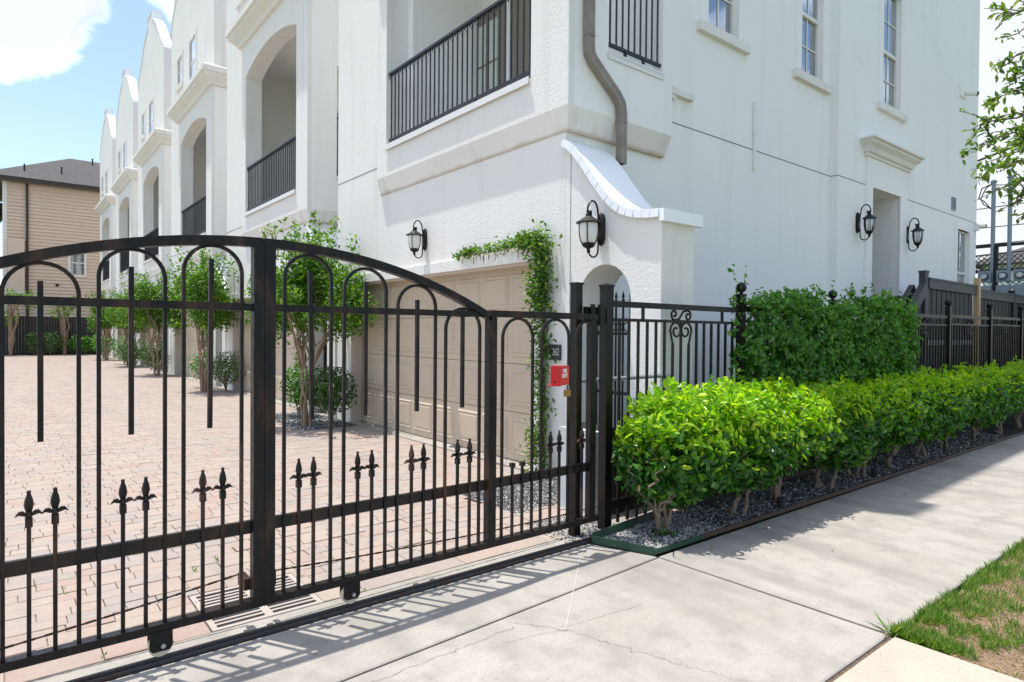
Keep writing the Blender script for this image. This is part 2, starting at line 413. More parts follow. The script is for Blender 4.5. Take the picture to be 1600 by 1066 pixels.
_sx = _t.n('ShaderNodeSeparateXYZ'); _t.L(_t.pos(), _sx.inputs[0])
_r = _t.math('ADD', _t.rangef(_sx.outputs['X'], 3.7, 4.5, -.35, .25), _t.noise(4, 5, .6))
_t.color(_t.mix(_t.rangef(_r, .42, .62, 0, 1), (.018, .062, .038), (.065, .038, .026)))
M_BLKWOOD = mat('black_stained_wood', (.014, .014, .016), .6); _t = NT(M_BLKWOOD)
_n = _t.noise(14, 6, .65, stretch=(1, 1, .08)); _t.color(_t.ramp(_n, [(.3, (.004, .004, .005)), (.7, (.016, .016, .019))])); _t.bump(_n, .3, .004)
M_GREYWOOD = mat('slate_painted_wood', (.05, .056, .066), .55); _t = NT(M_GREYWOOD); _n = _t.noise(10, 5, .6, stretch=(.3, 2, 4)); _t.color(_t.ramp(_n, [(.3, (.020, .023, .029)), (.7, (.042, .047, .056))]))
M_PINE = mat('raw_pine', (.52, .36, .19), .7); _t = NT(M_PINE); _n = _t.noise(14, 5, .6, stretch=(2, 2, .1)); _t.color(_t.ramp(_n, [(.3, (.42, .27, .13)), (.7, (.56, .40, .22))]))
M_SIDING = mat('peach_siding', (.70, .545, .43), .7)
M_SHINGLE = mat('charcoal_shingles', (.09, .085, .085), .9); _t = NT(M_SHINGLE); _n = _t.noise(2.5, 6, .8, stretch=(1, 1, 6)); _t.color(_t.ramp(_n, [(.3, (.035, .034, .036)), (.7, (.095, .090, .090))]))
M_SHINGLEB = mat('brown_shingles', (.20, .15, .13), .9)
M_BROWNTRIM = mat('brown_trim', (.045, .028, .022), .5)
M_WHITE = mat('white_trim_paint', (.78, .77, .74), .5)
M_RED = mat('red_box_paint', (.62, .018, .03), .38); _t = NT(M_RED); _t.color(_t.mix(_t.rangef(_t.noise(18, 5), .5, .75, 0, .5), (.62, .018, .03), (.42, .015, .02)))
M_BRASS = mat('aged_brass', (.36, .20, .07), .4, .75)
M_PLAQUE = mat('charcoal_plaque', (.035, .036, .037), .5)
M_TEXTG = mat('silver_numerals', (.55, .54, .50), .4, .3)
M_TEXTW = mat('white_lettering', (.80, .79, .76), .5)
M_MOTOR = mat('grey_operator_cover', (.52, .56, .58), .45)
M_RUBBER = mat('black_rubber', (.02, .02, .02), .8)
M_NYLON = mat('cream_nylon_wheel', (.62, .57, .42), .5)
M_GALV = mat('galvanised_steel', (.42, .44, .46), .38, .8)
M_IRONRAIL = iron('worn_rail_paint', (.006, .006, .007), .3, .28)
M_STEELTRK = iron('worn_track_steel', (.055, .054, .056), .6, .4)
M_METER = mat('grey_meter_paint', (.24, .30, .35), .5)
M_CABLE = mat('black_cable', (.02, .02, .022), .6)
M_CHAIN = iron('rusty_chain', (.05, .035, .028), .8, .5)
M_GRATE = mat('cast_grate', (.36, .315, .285), .75)
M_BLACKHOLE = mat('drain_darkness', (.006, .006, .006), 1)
M_PINK = mat('pink_box', (.75, .18, .25), .6)

# ------------------------------------------------------------------ foliage generators
def leaf_object(name, P, N, size, m, parent, asp=.5, fold=.25, jitter=.35, up=None, kind=None, label=None, face=False):
    """P: leaf base points, N: leaf directions (base to tip); every leaf a folded six-point blade"""
    n = len(P); P = np.asarray(P, float); D = np.asarray(N, float) + rng.normal(0, jitter, (n, 3)); D /= np.linalg.norm(D, axis=1)[:, None]
    if up is None: up = np.array([0, 0, 1.])
    U = np.broadcast_to(up, (n, 3)) + rng.normal(0, .55, (n, 3))
    if face:                                       # N is the outward normal: blades lie across it, tips a little out and up
        NN = np.asarray(N, float); NN = NN/(np.linalg.norm(NN, axis=1)[:, None]+1e-9); T = rng.normal(0, 1, (n, 3)); T -= NN*(T*NN).sum(1)[:, None]; T /= np.linalg.norm(T, axis=1)[:, None]
        D = T+NN*rng.uniform(-.1, .9, n)[:, None]+np.array([0, 0, .15]); D /= np.linalg.norm(D, axis=1)[:, None]; U = NN+rng.normal(0, jitter, (n, 3))+np.array([0, 0, .25])
    A = np.cross(D, U); A /= (np.linalg.norm(A, axis=1)[:, None]+1e-9); B = np.cross(A, D)
    L = (size*rng.uniform(.42, 1.3, n))[:, None]; w = L*asp*.5
    v = np.stack([P, P+D*L*.28-A*w*.85+B*w*fold*2, P+D*L*.66-A*w*.8+B*w*fold*1.8-B*L*.03, P+D*L-B*L*.08, P+D*L*.66+A*w*.8+B*w*fold*1.8-B*L*.03, P+D*L*.28+A*w*.85+B*w*fold*2], 1).reshape(-1, 3)
    off = np.array(ORIG.get(parent.name, (0, 0, 0))) if parent else np.zeros(3)
    v = v-off
    me = bpy.data.meshes.new(name); me.vertices.add(6*n); me.vertices.foreach_set('co', v.ravel())
    idx = (np.arange(n)[:, None]*6+np.array([0, 3, 2, 1, 0, 5, 4, 3])[None]).ravel()
    me.loops.add(8*n); me.loops.foreach_set('vertex_index', idx.astype(np.int32))
    me.polygons.add(2*n); me.polygons.foreach_set('loop_start', np.arange(0, 8*n, 4, dtype=np.int32)); me.polygons.foreach_set('loop_total', np.full(2*n, 4, np.int32))
    me.update(calc_edges=True); me.materials.append(m)
    o = bpy.data.objects.new(name, me); COL.objects.link(o); o.parent = parent; ORIG[o.name] = Vector(off)
    if kind: o['kind'] = kind
    if label: o['label'] = label
    return o
def sprigs(P, N, k, ln, seed):
    """k leaves round a short shoot at every point, so that the foliage clumps"""
    r = np.random.default_rng(seed); n = len(P); N = np.asarray(N, float); N = N/(np.linalg.norm(N, axis=1)[:, None]+1e-9)
    D = N+r.normal(0, .45, (n, 3)); D /= np.linalg.norm(D, axis=1)[:, None]
    t = np.tile(np.linspace(0, 1, k), n)[:, None]
    return np.repeat(P, k, 0)+np.repeat(D, k, 0)*t*ln+r.normal(0, ln*.1, (n*k, 3)), np.repeat(D, k, 0)
def lump(u, seed):                                # smooth pseudo noise on unit directions / points
    s = 0
    r = np.random.default_rng(seed)
    for k in range(5):
        a = r.normal(0, 1.6+.8*k, 3); s = s+np.sin(u@a+r.uniform(0, 6.3))/(1.3+.5*k)
    return s/2.2
def box_crown(c, h, n, seed, pw=3.2, shell=.72, rough=.12):
    """points + outward normals through a boxy, lumpy crown centred c, half sizes h"""
    r = np.random.default_rng(seed); u = r.normal(0, 1, (n, 3)); u /= np.linalg.norm(u, axis=1)[:, None]
    k = (np.abs(u)**pw).sum(1)**(-1/pw); sh = np.where(r.random(n) < shell, r.uniform(.86, 1.04, n), r.uniform(.3, .9, n))
    rr = k*sh*(1+rough*lump(u*2.2, seed)+rough*.5*lump(u*6, seed+1))
    p = u*rr[:, None]*np.array(h); nn = np.sign(u)*np.abs(u*k[:, None])**(pw-1)/np.array(h); nn /= np.linalg.norm(nn, axis=1)[:, None]
    return np.array(c)+p, nn
def clump_crown(centres, radii, n, seed):
    r = np.random.default_rng(seed); centres = np.array(centres); radii = np.array(radii); w = radii**2/np.sum(radii**2)
    i = r.choice(len(centres), n, p=w); u = r.normal(0, 1, (n, 3)); u /= np.linalg.norm(u, axis=1)[:, None]
    d = r.uniform(.25, 1, n)**.6; return centres[i]+u*(radii[i]*d)[:, None], u

# ================================================================== GROUND
g = MB(); g.poly([(-400, -400, -.06), (400, -400, -.06), (400, 400, -.06), (-400, 400, -.06)]); g.build('ground', M_LAWN, kind='structure')
drv = MB().box(-9, 4.9, 3.47, 48.6, -.05, -.018).build('driveway', M_SAND, kind='structure')
far = MB().box(-9, -3.2, 3.62, 48.6, -.017, 0.0).build('far_paving', M_PAVEFAR, drv); far['kind'] = 'structure'
# individually laid clay pavers, running bond along the gate
import itertools
unit = {}
def pav_mesh(w, d, mi):
    k = (w, d, mi)
    if k not in unit: unit[k] = MB().cbox(-w/2, w/2, -d/2, d/2, -.018, 0, .003).mesh('paver', PAV[mi], fix=False)
    return unit[k]
GR = (.86, 1.47, 3.60, 4.16)                     # drain grate footprint
rest = MB(); pavers = []
y = 3.604; row = 0
while y < 48.4:
    d = .20 if row == 0 else .125
    x = -2.9 - rng.uniform(0, .2)
    while x < 4.66:
        w = float(rng.choice([.16, .22, .28], p=[.25, .5, .25])) if row else float(rng.choice([.30, .38]))
        x1 = min(x+w, 4.70)
        if x1-x > .05:
            cx, cy_ = (x+x1)/2, y+d/2
            in_bed = (3.50 < cx and 4.30 < cy_ < 5.30 and cx > 3.5+(0 if cy_ > 4.45 else .5)) or (cx > 3.75 and 10.1 < cy_ < 12.35)
            in_gr = GR[0] < x1 and x < GR[1] and GR[2] < y+d-.02 and y+.02 < GR[3]
            xa, xb = x, x1
            if in_gr:
                if x < GR[0]: xb = GR[0]-.004
                elif x1 > GR[1]: xa = GR[1]+.004
                else: xb = xa
            if not in_bed and xb-xa > .03: pavers.append((xa, xb, y, y+d, int(rng.integers(0, 6))))
        x += w
    y += d; row += 1
def shows(p):
    cx, cy_ = (p[0]+p[1])/2, (p[2]+p[3])/2; fwd = .625*cx+.78*cy_; rt = .78*cx-.625*cy_
    return (abs(rt/fwd) < .80, -(cx*cx+cy_*cy_))
pavers.sort(key=shows, reverse=True)
for i, (x0, x1, y0, y1, mi) in enumerate(pavers):
    gp = .0022; dz = float(rng.normal(0, .0022))
    if i < 295:
        w = round(x1-x0-2*gp, 3); dd = round(y1-y0-2*gp, 3)
        o = inst('paver', pav_mesh(w, dd, mi), drv, ((x0+x1)/2, (y0+y1)/2, dz)); o.rotation_euler = (float(rng.normal(0, .006)), float(rng.normal(0, .006)), float(rng.normal(0, .004)))
    else:
        rest.cm = mi; rest.cbox(x0+gp, x1-gp, y0+gp, y1-gp, -.018, dz*.6, .0025)
r_ = rest.build('more_pavers', PAV, drv, fix=False); r_['kind'] = 'stuff'

apron = MB().box(-9, 3.70, -2.42, 3.47, -.14, -.014).build('driveway_apron', M_DIRTJ, kind='structure')
def slab(parent, pts, m=M_CONC, top=0.0, c=.008):
    s = MB(); n = len(pts); cx = sum(p[0] for p in pts)/n; cy_ = sum(p[1] for p in pts)/n
    ins = [(p[0]+(cx-p[0])*c/max(abs(cx-p[0]), .05)*1.0, p[1]+(cy_-p[1])*c/max(abs(cy_-p[1]), .05)) for p in pts]
    s.faces([(p[0], p[1], -.06) for p in pts]+[(p[0], p[1], top-c*.7) for p in pts]+[(p[0], p[1], top) for p in ins],
            [tuple(range(2*n, 3*n))]+[(i, (i+1) % n, n+(i+1) % n, n+i) for i in range(n)]+[(n+i, n+(i+1) % n, 2*n+(i+1) % n, 2*n+i) for i in range(n)])
    return s.build('slab', m, parent)
slab(apron, [(-9, 2.34), (1.22, 2.745), (3.655, 2.885), (3.47, 3.385), (-9, 3.385)])
slab(apron, [(-9, 1.37), (-2.3, 1.37), (-2.3, 2.60), (-9, 2.325)])
slab(apron, [(-2.288, 1.37), (3.69, 1.37), (3.655, 2.868), (1.22, 2.728), (-2.288, 2.59)])
slab(apron, [(-9, -2.42), (3.725, -2.42), (3.70, 1.345), (-9, 1.345)], M_CONC2)
slab(apron, [(-9, 3.483), (3.52, 3.483), (3.52, 3.598), (-9, 3.598)])           # strip behind the gate track
side = MB().box(3.70, 40, 1.37, 2.90, -.14, -.014).build('sidewalk', M_DIRTJ, kind='structure')
road = MB().box(-60, 60, -14, -2.6, -.30, -.13); road.build('road', M_CONC, kind='structure')
MB().cbox(-60, 60, -2.6, -2.42, -.30, .0, .02).build('kerb', M_CONC, kind='structure')
xs = [(3.676, 3.719, 9.085, 9.10), (9.10, 9.115, 14.6, 14.6), (14.612, 14.612, 20, 20), (20.012, 20.012, 40, 40)]
for a, a2, b, b2 in xs: slab(side, [(a2, 1.375), (b2, 1.36), (b, 2.885), (a, 2.885)])
# hairline cracks in the apron
ck = MB()
def crack(pts, w):
    pts = [Vector((p[0], p[1], .004)) for p in pts]
    for i in range(len(pts)-1):
        d = (pts[i+1]-pts[i]).normalized(); nrm = Vector((-d.y, d.x, 0))*w*rng.uniform(.5, 1)
        ck.poly([pts[i]-nrm, pts[i+1]-nrm, pts[i+1]+nrm, pts[i]+nrm])
def wob(a, b, n, j):
    return [(a[0]+(b[0]-a[0])*t+rng.normal(0, j), a[1]+(b[1]-a[1])*t+rng.normal(0, j)) for t in np.linspace(0, 1, n)]
crack(wob((2.20, 2.70), (2.36, 2.45), 9, .006), .0016); crack(wob((2.36, 2.47), (2.55, 1.85), 26, .008), .0013)
crack(wob((1.05, 2.62), (2.15, 2.66), 40, .007), .0014); crack(wob((2.36, 2.5), (2.95, 2.42), 18, .008), .0010)
crack(wob((2.55, 1.85), (2.75, 1.40), 16, .008), .0010); crack(wob((2.0, 2.56), (2.36, 2.47), 10, .007), .0010)
ck.build('crack', mat('crack_dirt', (.12, .10, .085), .95), apron)
wl = MB()
for a, b in (((3.17, 3.18), (2.36, 2.47)),):
    d = Vector((b[0]-a[0], b[1]-a[1], 0)).normalized(); nn = Vector((-d.y, d.x, 0))*.0016
    wl.poly([Vector((*a, .004))-nn, Vector((*b, .004))-nn, Vector((*b, .004))+nn, Vector((*a, .004))+nn])
wl.build('pale_line', mat('pale_scratch', (.56, .55, .52), .9), apron)
trk = MB().box(-9, 3.60, 3.405, 3.470, -.02, .004).box(-9, 3.60, 3.430, 3.446, .004, .022).box(-9, 3.60, 3.405, 3.412, .004, .012).box(-9, 3.6, 3.462, 3.47, .004, .012)
for xx in (.98, 1.10, 2.0, 2.12): trk.box(xx, xx+.03, 3.446, 3.478, .004, .018)
tag(trk.build('gate_track', M_STEELTRK), 'long dark steel track set in the concrete under the gate', 'track')
verge = MB(); verge.poly([(3.72, -2.42, -.03), (60, -2.42, -.03), (60, 1.355, -.03), (3.715, 1.355, -.03)]); verge.build('verge_soil', M_SOIL, kind='structure')
yard = MB(); yard.poly([(3.60, 3.47, -.02), (40, 3.47, -.02), (40, 5.2, -.02), (4.72, 5.2, -.02), (3.6, 4.2, -.02)]); yard.build('side_yard', M_MULCH, kind='structure')
bed = MB(); bed.poly([(3.49, 3.36, .012), (3.66, 2.915, .012), (40, 2.90, .012), (40, 3.52, .012), (3.85, 3.52, .012)]); bed.build('planting_bed', M_MULCH, kind='structure')
gb = MB(); gb.poly([(3.5, 4.3, -.008), (4.74, 4.3, -.008), (4.74, 5.3, -.008), (3.5, 5.3, -.008)]); gb.poly([(3.75, 10.1, -.008), (4.74, 10.1, -.008), (4.74, 12.4, -.008), (3.75, 12.4, -.008)])
gb.build('gravel_bed_soil', M_MULCH, kind='structure')

def rocks(name, n, sampler, size, z, weights):
    r = rng; P = sampler(n); tet = np.array([[1, 0, -.4], [-.5, .87, -.4], [-.5, -.87, -.4], [.15, .1, .75]])
    q = r.normal(0, .25, (n, 4, 3))+tet[None]; ang = r.uniform(0, 6.28, n); c, s = np.cos(ang), np.sin(ang)
    x = q[:, :, 0]*c[:, None]-q[:, :, 1]*s[:, None]; yv = q[:, :, 0]*s[:, None]+q[:, :, 1]*c[:, None]
    sz = size*r.uniform(.5, 1.3, n)[:, None]
    v = np.stack([P[:, 0:1]+x*sz, P[:, 1:2]+yv*sz, z+q[:, :, 2]*sz*.7+P[:, 2:3]], -1).reshape(-1, 3)
    f = (np.arange(n)[:, None, None]*4+np.array([[0, 1, 3], [1, 2, 3], [2, 0, 3]])[None]).reshape(-1, 3)
    me = bpy.data.meshes.new(name); me.from_pydata(v.tolist(), [], f.tolist())
    for m in M_ROCKS: me.materials.append(m)
    me.polygons.foreach_set('material_index', np.repeat(r.choice(5, n, p=weights), 3).astype(np.int32))
    o = bpy.data.objects.new(name, me); COL.objects.link(o); o['kind'] = 'stuff'; return o
def bedsamp(n):
    x = 3.55+9*rng.random(n)**2.2; yv = rng.uniform(2.94, 3.48, n); lo = 3.36-(x-3.49)*2.4
    yv = np.where(yv < lo, lo+rng.random(n)*.1, yv); return np.stack([x, yv, rng.uniform(0, .006, n)], 1)
tag(rocks('bed_gravel', 15000, bedsamp, .012, .016, [.36, .26, .15, .14, .09]), 'grey crushed stone covering the bed under the hedge', 'gravel')
def sunsamp(n):  # lighter stone mix puts the sunlight on this corner into the colour
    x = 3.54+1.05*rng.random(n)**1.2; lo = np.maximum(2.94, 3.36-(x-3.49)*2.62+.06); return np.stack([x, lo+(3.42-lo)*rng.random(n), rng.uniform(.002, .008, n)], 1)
tag(rocks('sun_tinted_gravel', 2600, sunsamp, .011, .02, [.1, .15, .2, .3, .25]), 'gravel coloured paler for the sunlight at the green edging corner', 'gravel')
def stripsamp(n): return np.stack([rng.uniform(3.52, 4.72, n), rng.uniform(4.33, 5.26, n), np.zeros(n)], 1)
tag(rocks('strip_gravel', 9000, stripsamp, .015, 0, [.34, .26, .16, .16, .08]), 'grey gravel patch beside the garage corner behind the gate', 'gravel')
def postsamp(n): return np.stack([rng.uniform(3.2, 4.4, n)+0, rng.uniform(3.49, 4.0, n), np.zeros(n)], 1)
def treesamp(n): return np.stack([rng.uniform(3.76, 4.72, n), rng.uniform(10.12, 12.34, n), np.zeros(n)], 1)
tag(rocks('tree_gravel', 5000, treesamp, .022, 0, [.34, .26, .2, .14, .06]), 'grey gravel round the nearest myrtle tree', 'gravel')
tag(rocks('post_gravel', 2600, lambda n: np.stack([3.55+.5*rng.random(n)-.25*rng.random(n), 3.5+.55*rng.random(n), np.zeros(n)], 1), .014, 0, [.15, .25, .25, .2, .15]), 'loose pale gravel round the foot of the gate posts', 'gravel')

# grass
def turf(n):
    x = 3.74+12*rng.random(n)**2.2; yv = 1.36-3.6*rng.random(n)**1.5
    P = np.stack([x, yv, np.zeros(n)], 1)
    k = .7*lump(P*np.array([6.0, 6.0, 1]), 5)+.8*lump(P*15., 9)
    edge = np.clip((x-3.70-(1.36-yv)*1.25)*1.3, -1.2, -.06)+np.clip((yv-1.15)*1.5, 0, .3)
    return P[(k*.8+edge+rng.normal(0, .14, n)) > .05]
P = turf(120000); n = len(P); P[:, 2] = -.03
ang = rng.uniform(0, 6.28, n); lean = rng.uniform(.15, .9, n); D = np.stack([np.cos(ang)*lean, np.sin(ang)*lean, np.ones(n)], 1)
grass = leaf_object('grass', P, D, .062, M_GRASS, None, asp=.085, fold=.1, jitter=.15, kind='stuff'); tag(grass, 'patchy green grass with straw beside the sidewalk', 'grass')
def dirt(n):
    P_ = np.stack([3.74+4.0*rng.random(n)**1.2, 1.35-2.2*rng.random(n), np.full(n, -.03)], 1); return P_
cr = rocks('soil_crumbs', 16000, dirt, .007, 0, [0, 0, .2, .4, .4]); cr.data.materials.clear()
for c_ in ((.10, .07, .05), (.14, .10, .07), (.20, .14, .095), (.27, .19, .13), (.36, .27, .18)): cr.data.materials.append(mat('soil_crumb', c_, .95))
tag(cr, 'loose crumbs of bare brown soil between the grass and the slab', 'soil')
sp0 = dirt(5000); sp0 = sp0[lump(sp0*np.array([6.0, 6.0, 1]), 5) < .4]; as_ = rng.uniform(0, 6.28, len(sp0))
tag(leaf_object('straw', sp0+np.array([0, 0, .006]), np.stack([np.cos(as_), np.sin(as_), np.full(len(sp0), .06)], 1), .07, leafmat('dead_grass', [(.34, .24, .12), (.42, .32, .17), (.30, .20, .10)], .2, .7), None, asp=.07, jitter=.1, kind='stuff'), 'dead straw lying on the bare soil beside the grass', 'straw')
w_p = [(3.735, 1.40), (3.70, 1.37), (3.78, 1.37)]
wp = np.array([[3.73+rng.normal(0, .03), 1.37+rng.normal(0, .02), 0] for _ in range(34)])
aw = rng.uniform(0, 6.28, 34); tag(leaf_object('weed_tuft', wp, np.stack([np.cos(aw), np.sin(aw), np.full(34, .7)], 1), .10, M_GRASS, None, asp=.06, kind='stuff'), 'long grassy weed at the corner of the sidewalk joint', 'grass')
mp_ = []
for _ in range(26):
    k = pavers[int(rng.integers(0, 110))]
    for t in np.linspace(0, 1, 9):
        mp_.append((k[1], k[2]+(k[3]-k[2])*t, -.012)) if rng.random() < .8 else None
mp_ = np.array(mp_); tag(leaf_object('joint_moss', np.repeat(mp_, 4, 0)+rng.normal(0, .003, (len(mp_)*4, 3)), rng.normal(0, 1, (len(mp_)*4, 3))*np.array([1, 1, .3])+np.array([0, 0, .6]), .026, M_GRASS, None, asp=.3, kind='stuff'), 'small green weeds growing in the paver joints', 'weeds')
lt = MB()
for i in range(70):
    a = rng.uniform(3.75, 9); b = rng.uniform(1.5, 3.4) if rng.random() < .75 else rng.uniform(-.4, 1.3); 
    if b < 2.9 and b > 1.36 and rng.random() < .8: b = rng.uniform(2.75, 3.3)
    t = rng.uniform(0, 6.28); s = rng.uniform(.012, .028); c, q = math.cos(t)*s, math.sin(t)*s; zz = .008 if 1.36 < b < 2.9 else .03
    lt.poly([(a-c, b-q, zz), (a+q*.4, b-c*.4, zz+.006), (a+c, b+q, zz+.002), (a-q*.4, b+c*.4, zz+.008)])
tag(lt.build('fallen_leaves', leafmat('dry_leaves', [(.30, .20, .06), (.36, .16, .06), (.25, .22, .05)], .2, .7), kind='stuff', fix=False), 'dry yellow and brown leaves scattered by the hedge', 'leaves')

# ================================================================== TOWNHOUSES
YP = 7.45
BAL = archpts(5.54, 9.04, 4.47, 7.88, 8.20)
def window_on_side(root, x0, x1, z0, z1, yw, rail=None, cols=2, rows=4, blind=True, trim=True, sillw=.24, cmat=None):
    f = MB(); t = .045
    for a in (rect(x0, x0+t, z0, z1), rect(x1-t, x1, z0, z1), rect(x0+t, x1-t, z0, z0+t), rect(x0+t, x1-t, z1-t, z1)): f.prism(a, [], fY, yw+.05, yw+.11)
    fr = f.build('window', M_VINYL, root)
    rail = rail or (z0+z1)/2
    MB().prism(rect(x0+t, x1-t, rail-.03, rail+.03), [], fY, yw+.045, yw+.105).build('meeting_rail', M_VINYL, fr)
    def panes(a0, a1, b0, b1, yy, r):
        MB().poly([(a0, yy, b0), (a1, yy, b0), (a1, yy, b1), (a0, yy, b1)]); 
        MB().faces([(a0, yy, b0), (a1, yy, b0), (a1, yy, b1), (a0, yy, b1)], [(0, 1, 2, 3)]).build('pane', M_GLASS, fr, fix=False)
        mu = MB()
        for k in range(1, cols): mu.prism(rect(a0+(a1-a0)*k/cols-.011, a0+(a1-a0)*k/cols+.011, b0, b1), [], fY, yy-.012, yy-.002)
        for k in range(1, r): mu.prism(rect(a0, a1, b0+(b1-b0)*k/r-.011, b0+(b1-b0)*k/r+.011), [], fY, yy-.014, yy-.004)
        mu.build('muntin', M_VINYL, fr)
    panes(x0+t, x1-t, z0+t, rail-.03, yw+.085, rows//2); panes(x0+t, x1-t, rail+.03, z1-t, yw+.07, rows//2)
    b = MB()
    if blind:
        z = z0+.06
        while z < z1-.05: b.bar((x0+.05, yw+.15, z), (x1-.05, yw+.15, z), .045, .006, up=(0, .5, 1)); z += .05
        b.build('blind', cmat or M_BLIND, fr)
    MB().prism(rect(x0-.05, x1+.05, z0-.05, z1+.05), [], fY, yw+.30, yw+.32).build('window_room', M_DARKROOM if blind else M_CURTAIN, root)
    if trim:
        MB().prism(rect(x0-.17, x1+.17, z0-.001, z1+.17), [rect(x0-.001, x1+.001, z0, z1)], fY, yw-.022, yw+.05).build('window_trim', M_SIDE, root)
        MB().prism(rect(x0-sillw, x1+sillw, z0-.13, z0-.003), [], fY, yw-.07, yw+.06).build('window_sill', M_TRIM, root)
def railing(root, fn, a0, a1, z0, z1, n, scroll=True):
    """fn(a, off, z) -> xyz along the rail"""
    r = MB().bar(fn(a0, 0, z1), fn(a1, 0, z1), .05, .035)
    ro = r.build('railing', M_RAIL, root); MB().bar(fn(a0, 0, z0), fn(a1, 0, z0), .035, .035).build('bottom_rail', M_RAIL, ro)
    for t in (.33, .67): MB().bar(fn(a0+(a1-a0)*t, 0, z0-.13), fn(a0+(a1-a0)*t, 0, z0-.017), .03, .03).build('rail_foot', M_RAIL, ro)
    off = ORIG[root.name]
    me = MB().bar((0, 0, z0), (0, 0, z1-.02), .016, .016).mesh('baluster', M_RAIL, (0, 0, 0))
    for i in range(n):
        p = fn(a0+(a1-a0)*(i+.5)/n, 0, 0); inst('baluster', me, ro, (p[0], p[1], off.z))
    if scroll:
        p0 = Vector(fn(0, 0, 0)); pts = []
        for k in range(9):
            t = -1.2+4.4*k/8; rr = .040*(1-.35*k/8); pts.append(Vector(fn(.040-rr*math.cos(t), 0, z1-.065+rr*math.sin(t)))-p0)
        sme = MB().tube(pts, .008, 5).mesh('scroll', M_RAIL)
        for i in range(n):
            p = fn(a0+(a1-a0)*(i+.5)/n, 0, 0); inst('scroll', sme, ro, (p[0], p[1], off.z))
    return ro
def swoop_profile():
    ctl = [(5.045, 3.70), (4.97, 3.66), (4.88, 3.585), (4.80, 3.50), (4.70, 3.385), (4.60, 3.25), (4.50, 3.125), (4.40, 3.01), (4.30, 2.915), (4.20, 2.85), (4.10, 2.81), (4.0, 2.785), (3.88, 2.768), (3.745, 2.76)]
    out = []
    for i in range(len(ctl)-1):
        p0, p1, p2, p3 = ctl[max(i-1, 0)], ctl[i], ctl[i+1], ctl[min(i+2, len(ctl)-1)]
        for t in (0, .33, .67):
            out.append(tuple(.5*(2*p1[c]+(p2[c]-p0[c])*t+(2*p0[c]-5*p1[c]+4*p2[c]-p3[c])*t*t+(3*p1[c]-p0[c]-3*p2[c]+p3[c])*t**3) for c in (0, 1)))
    return out+[ctl[-1]]
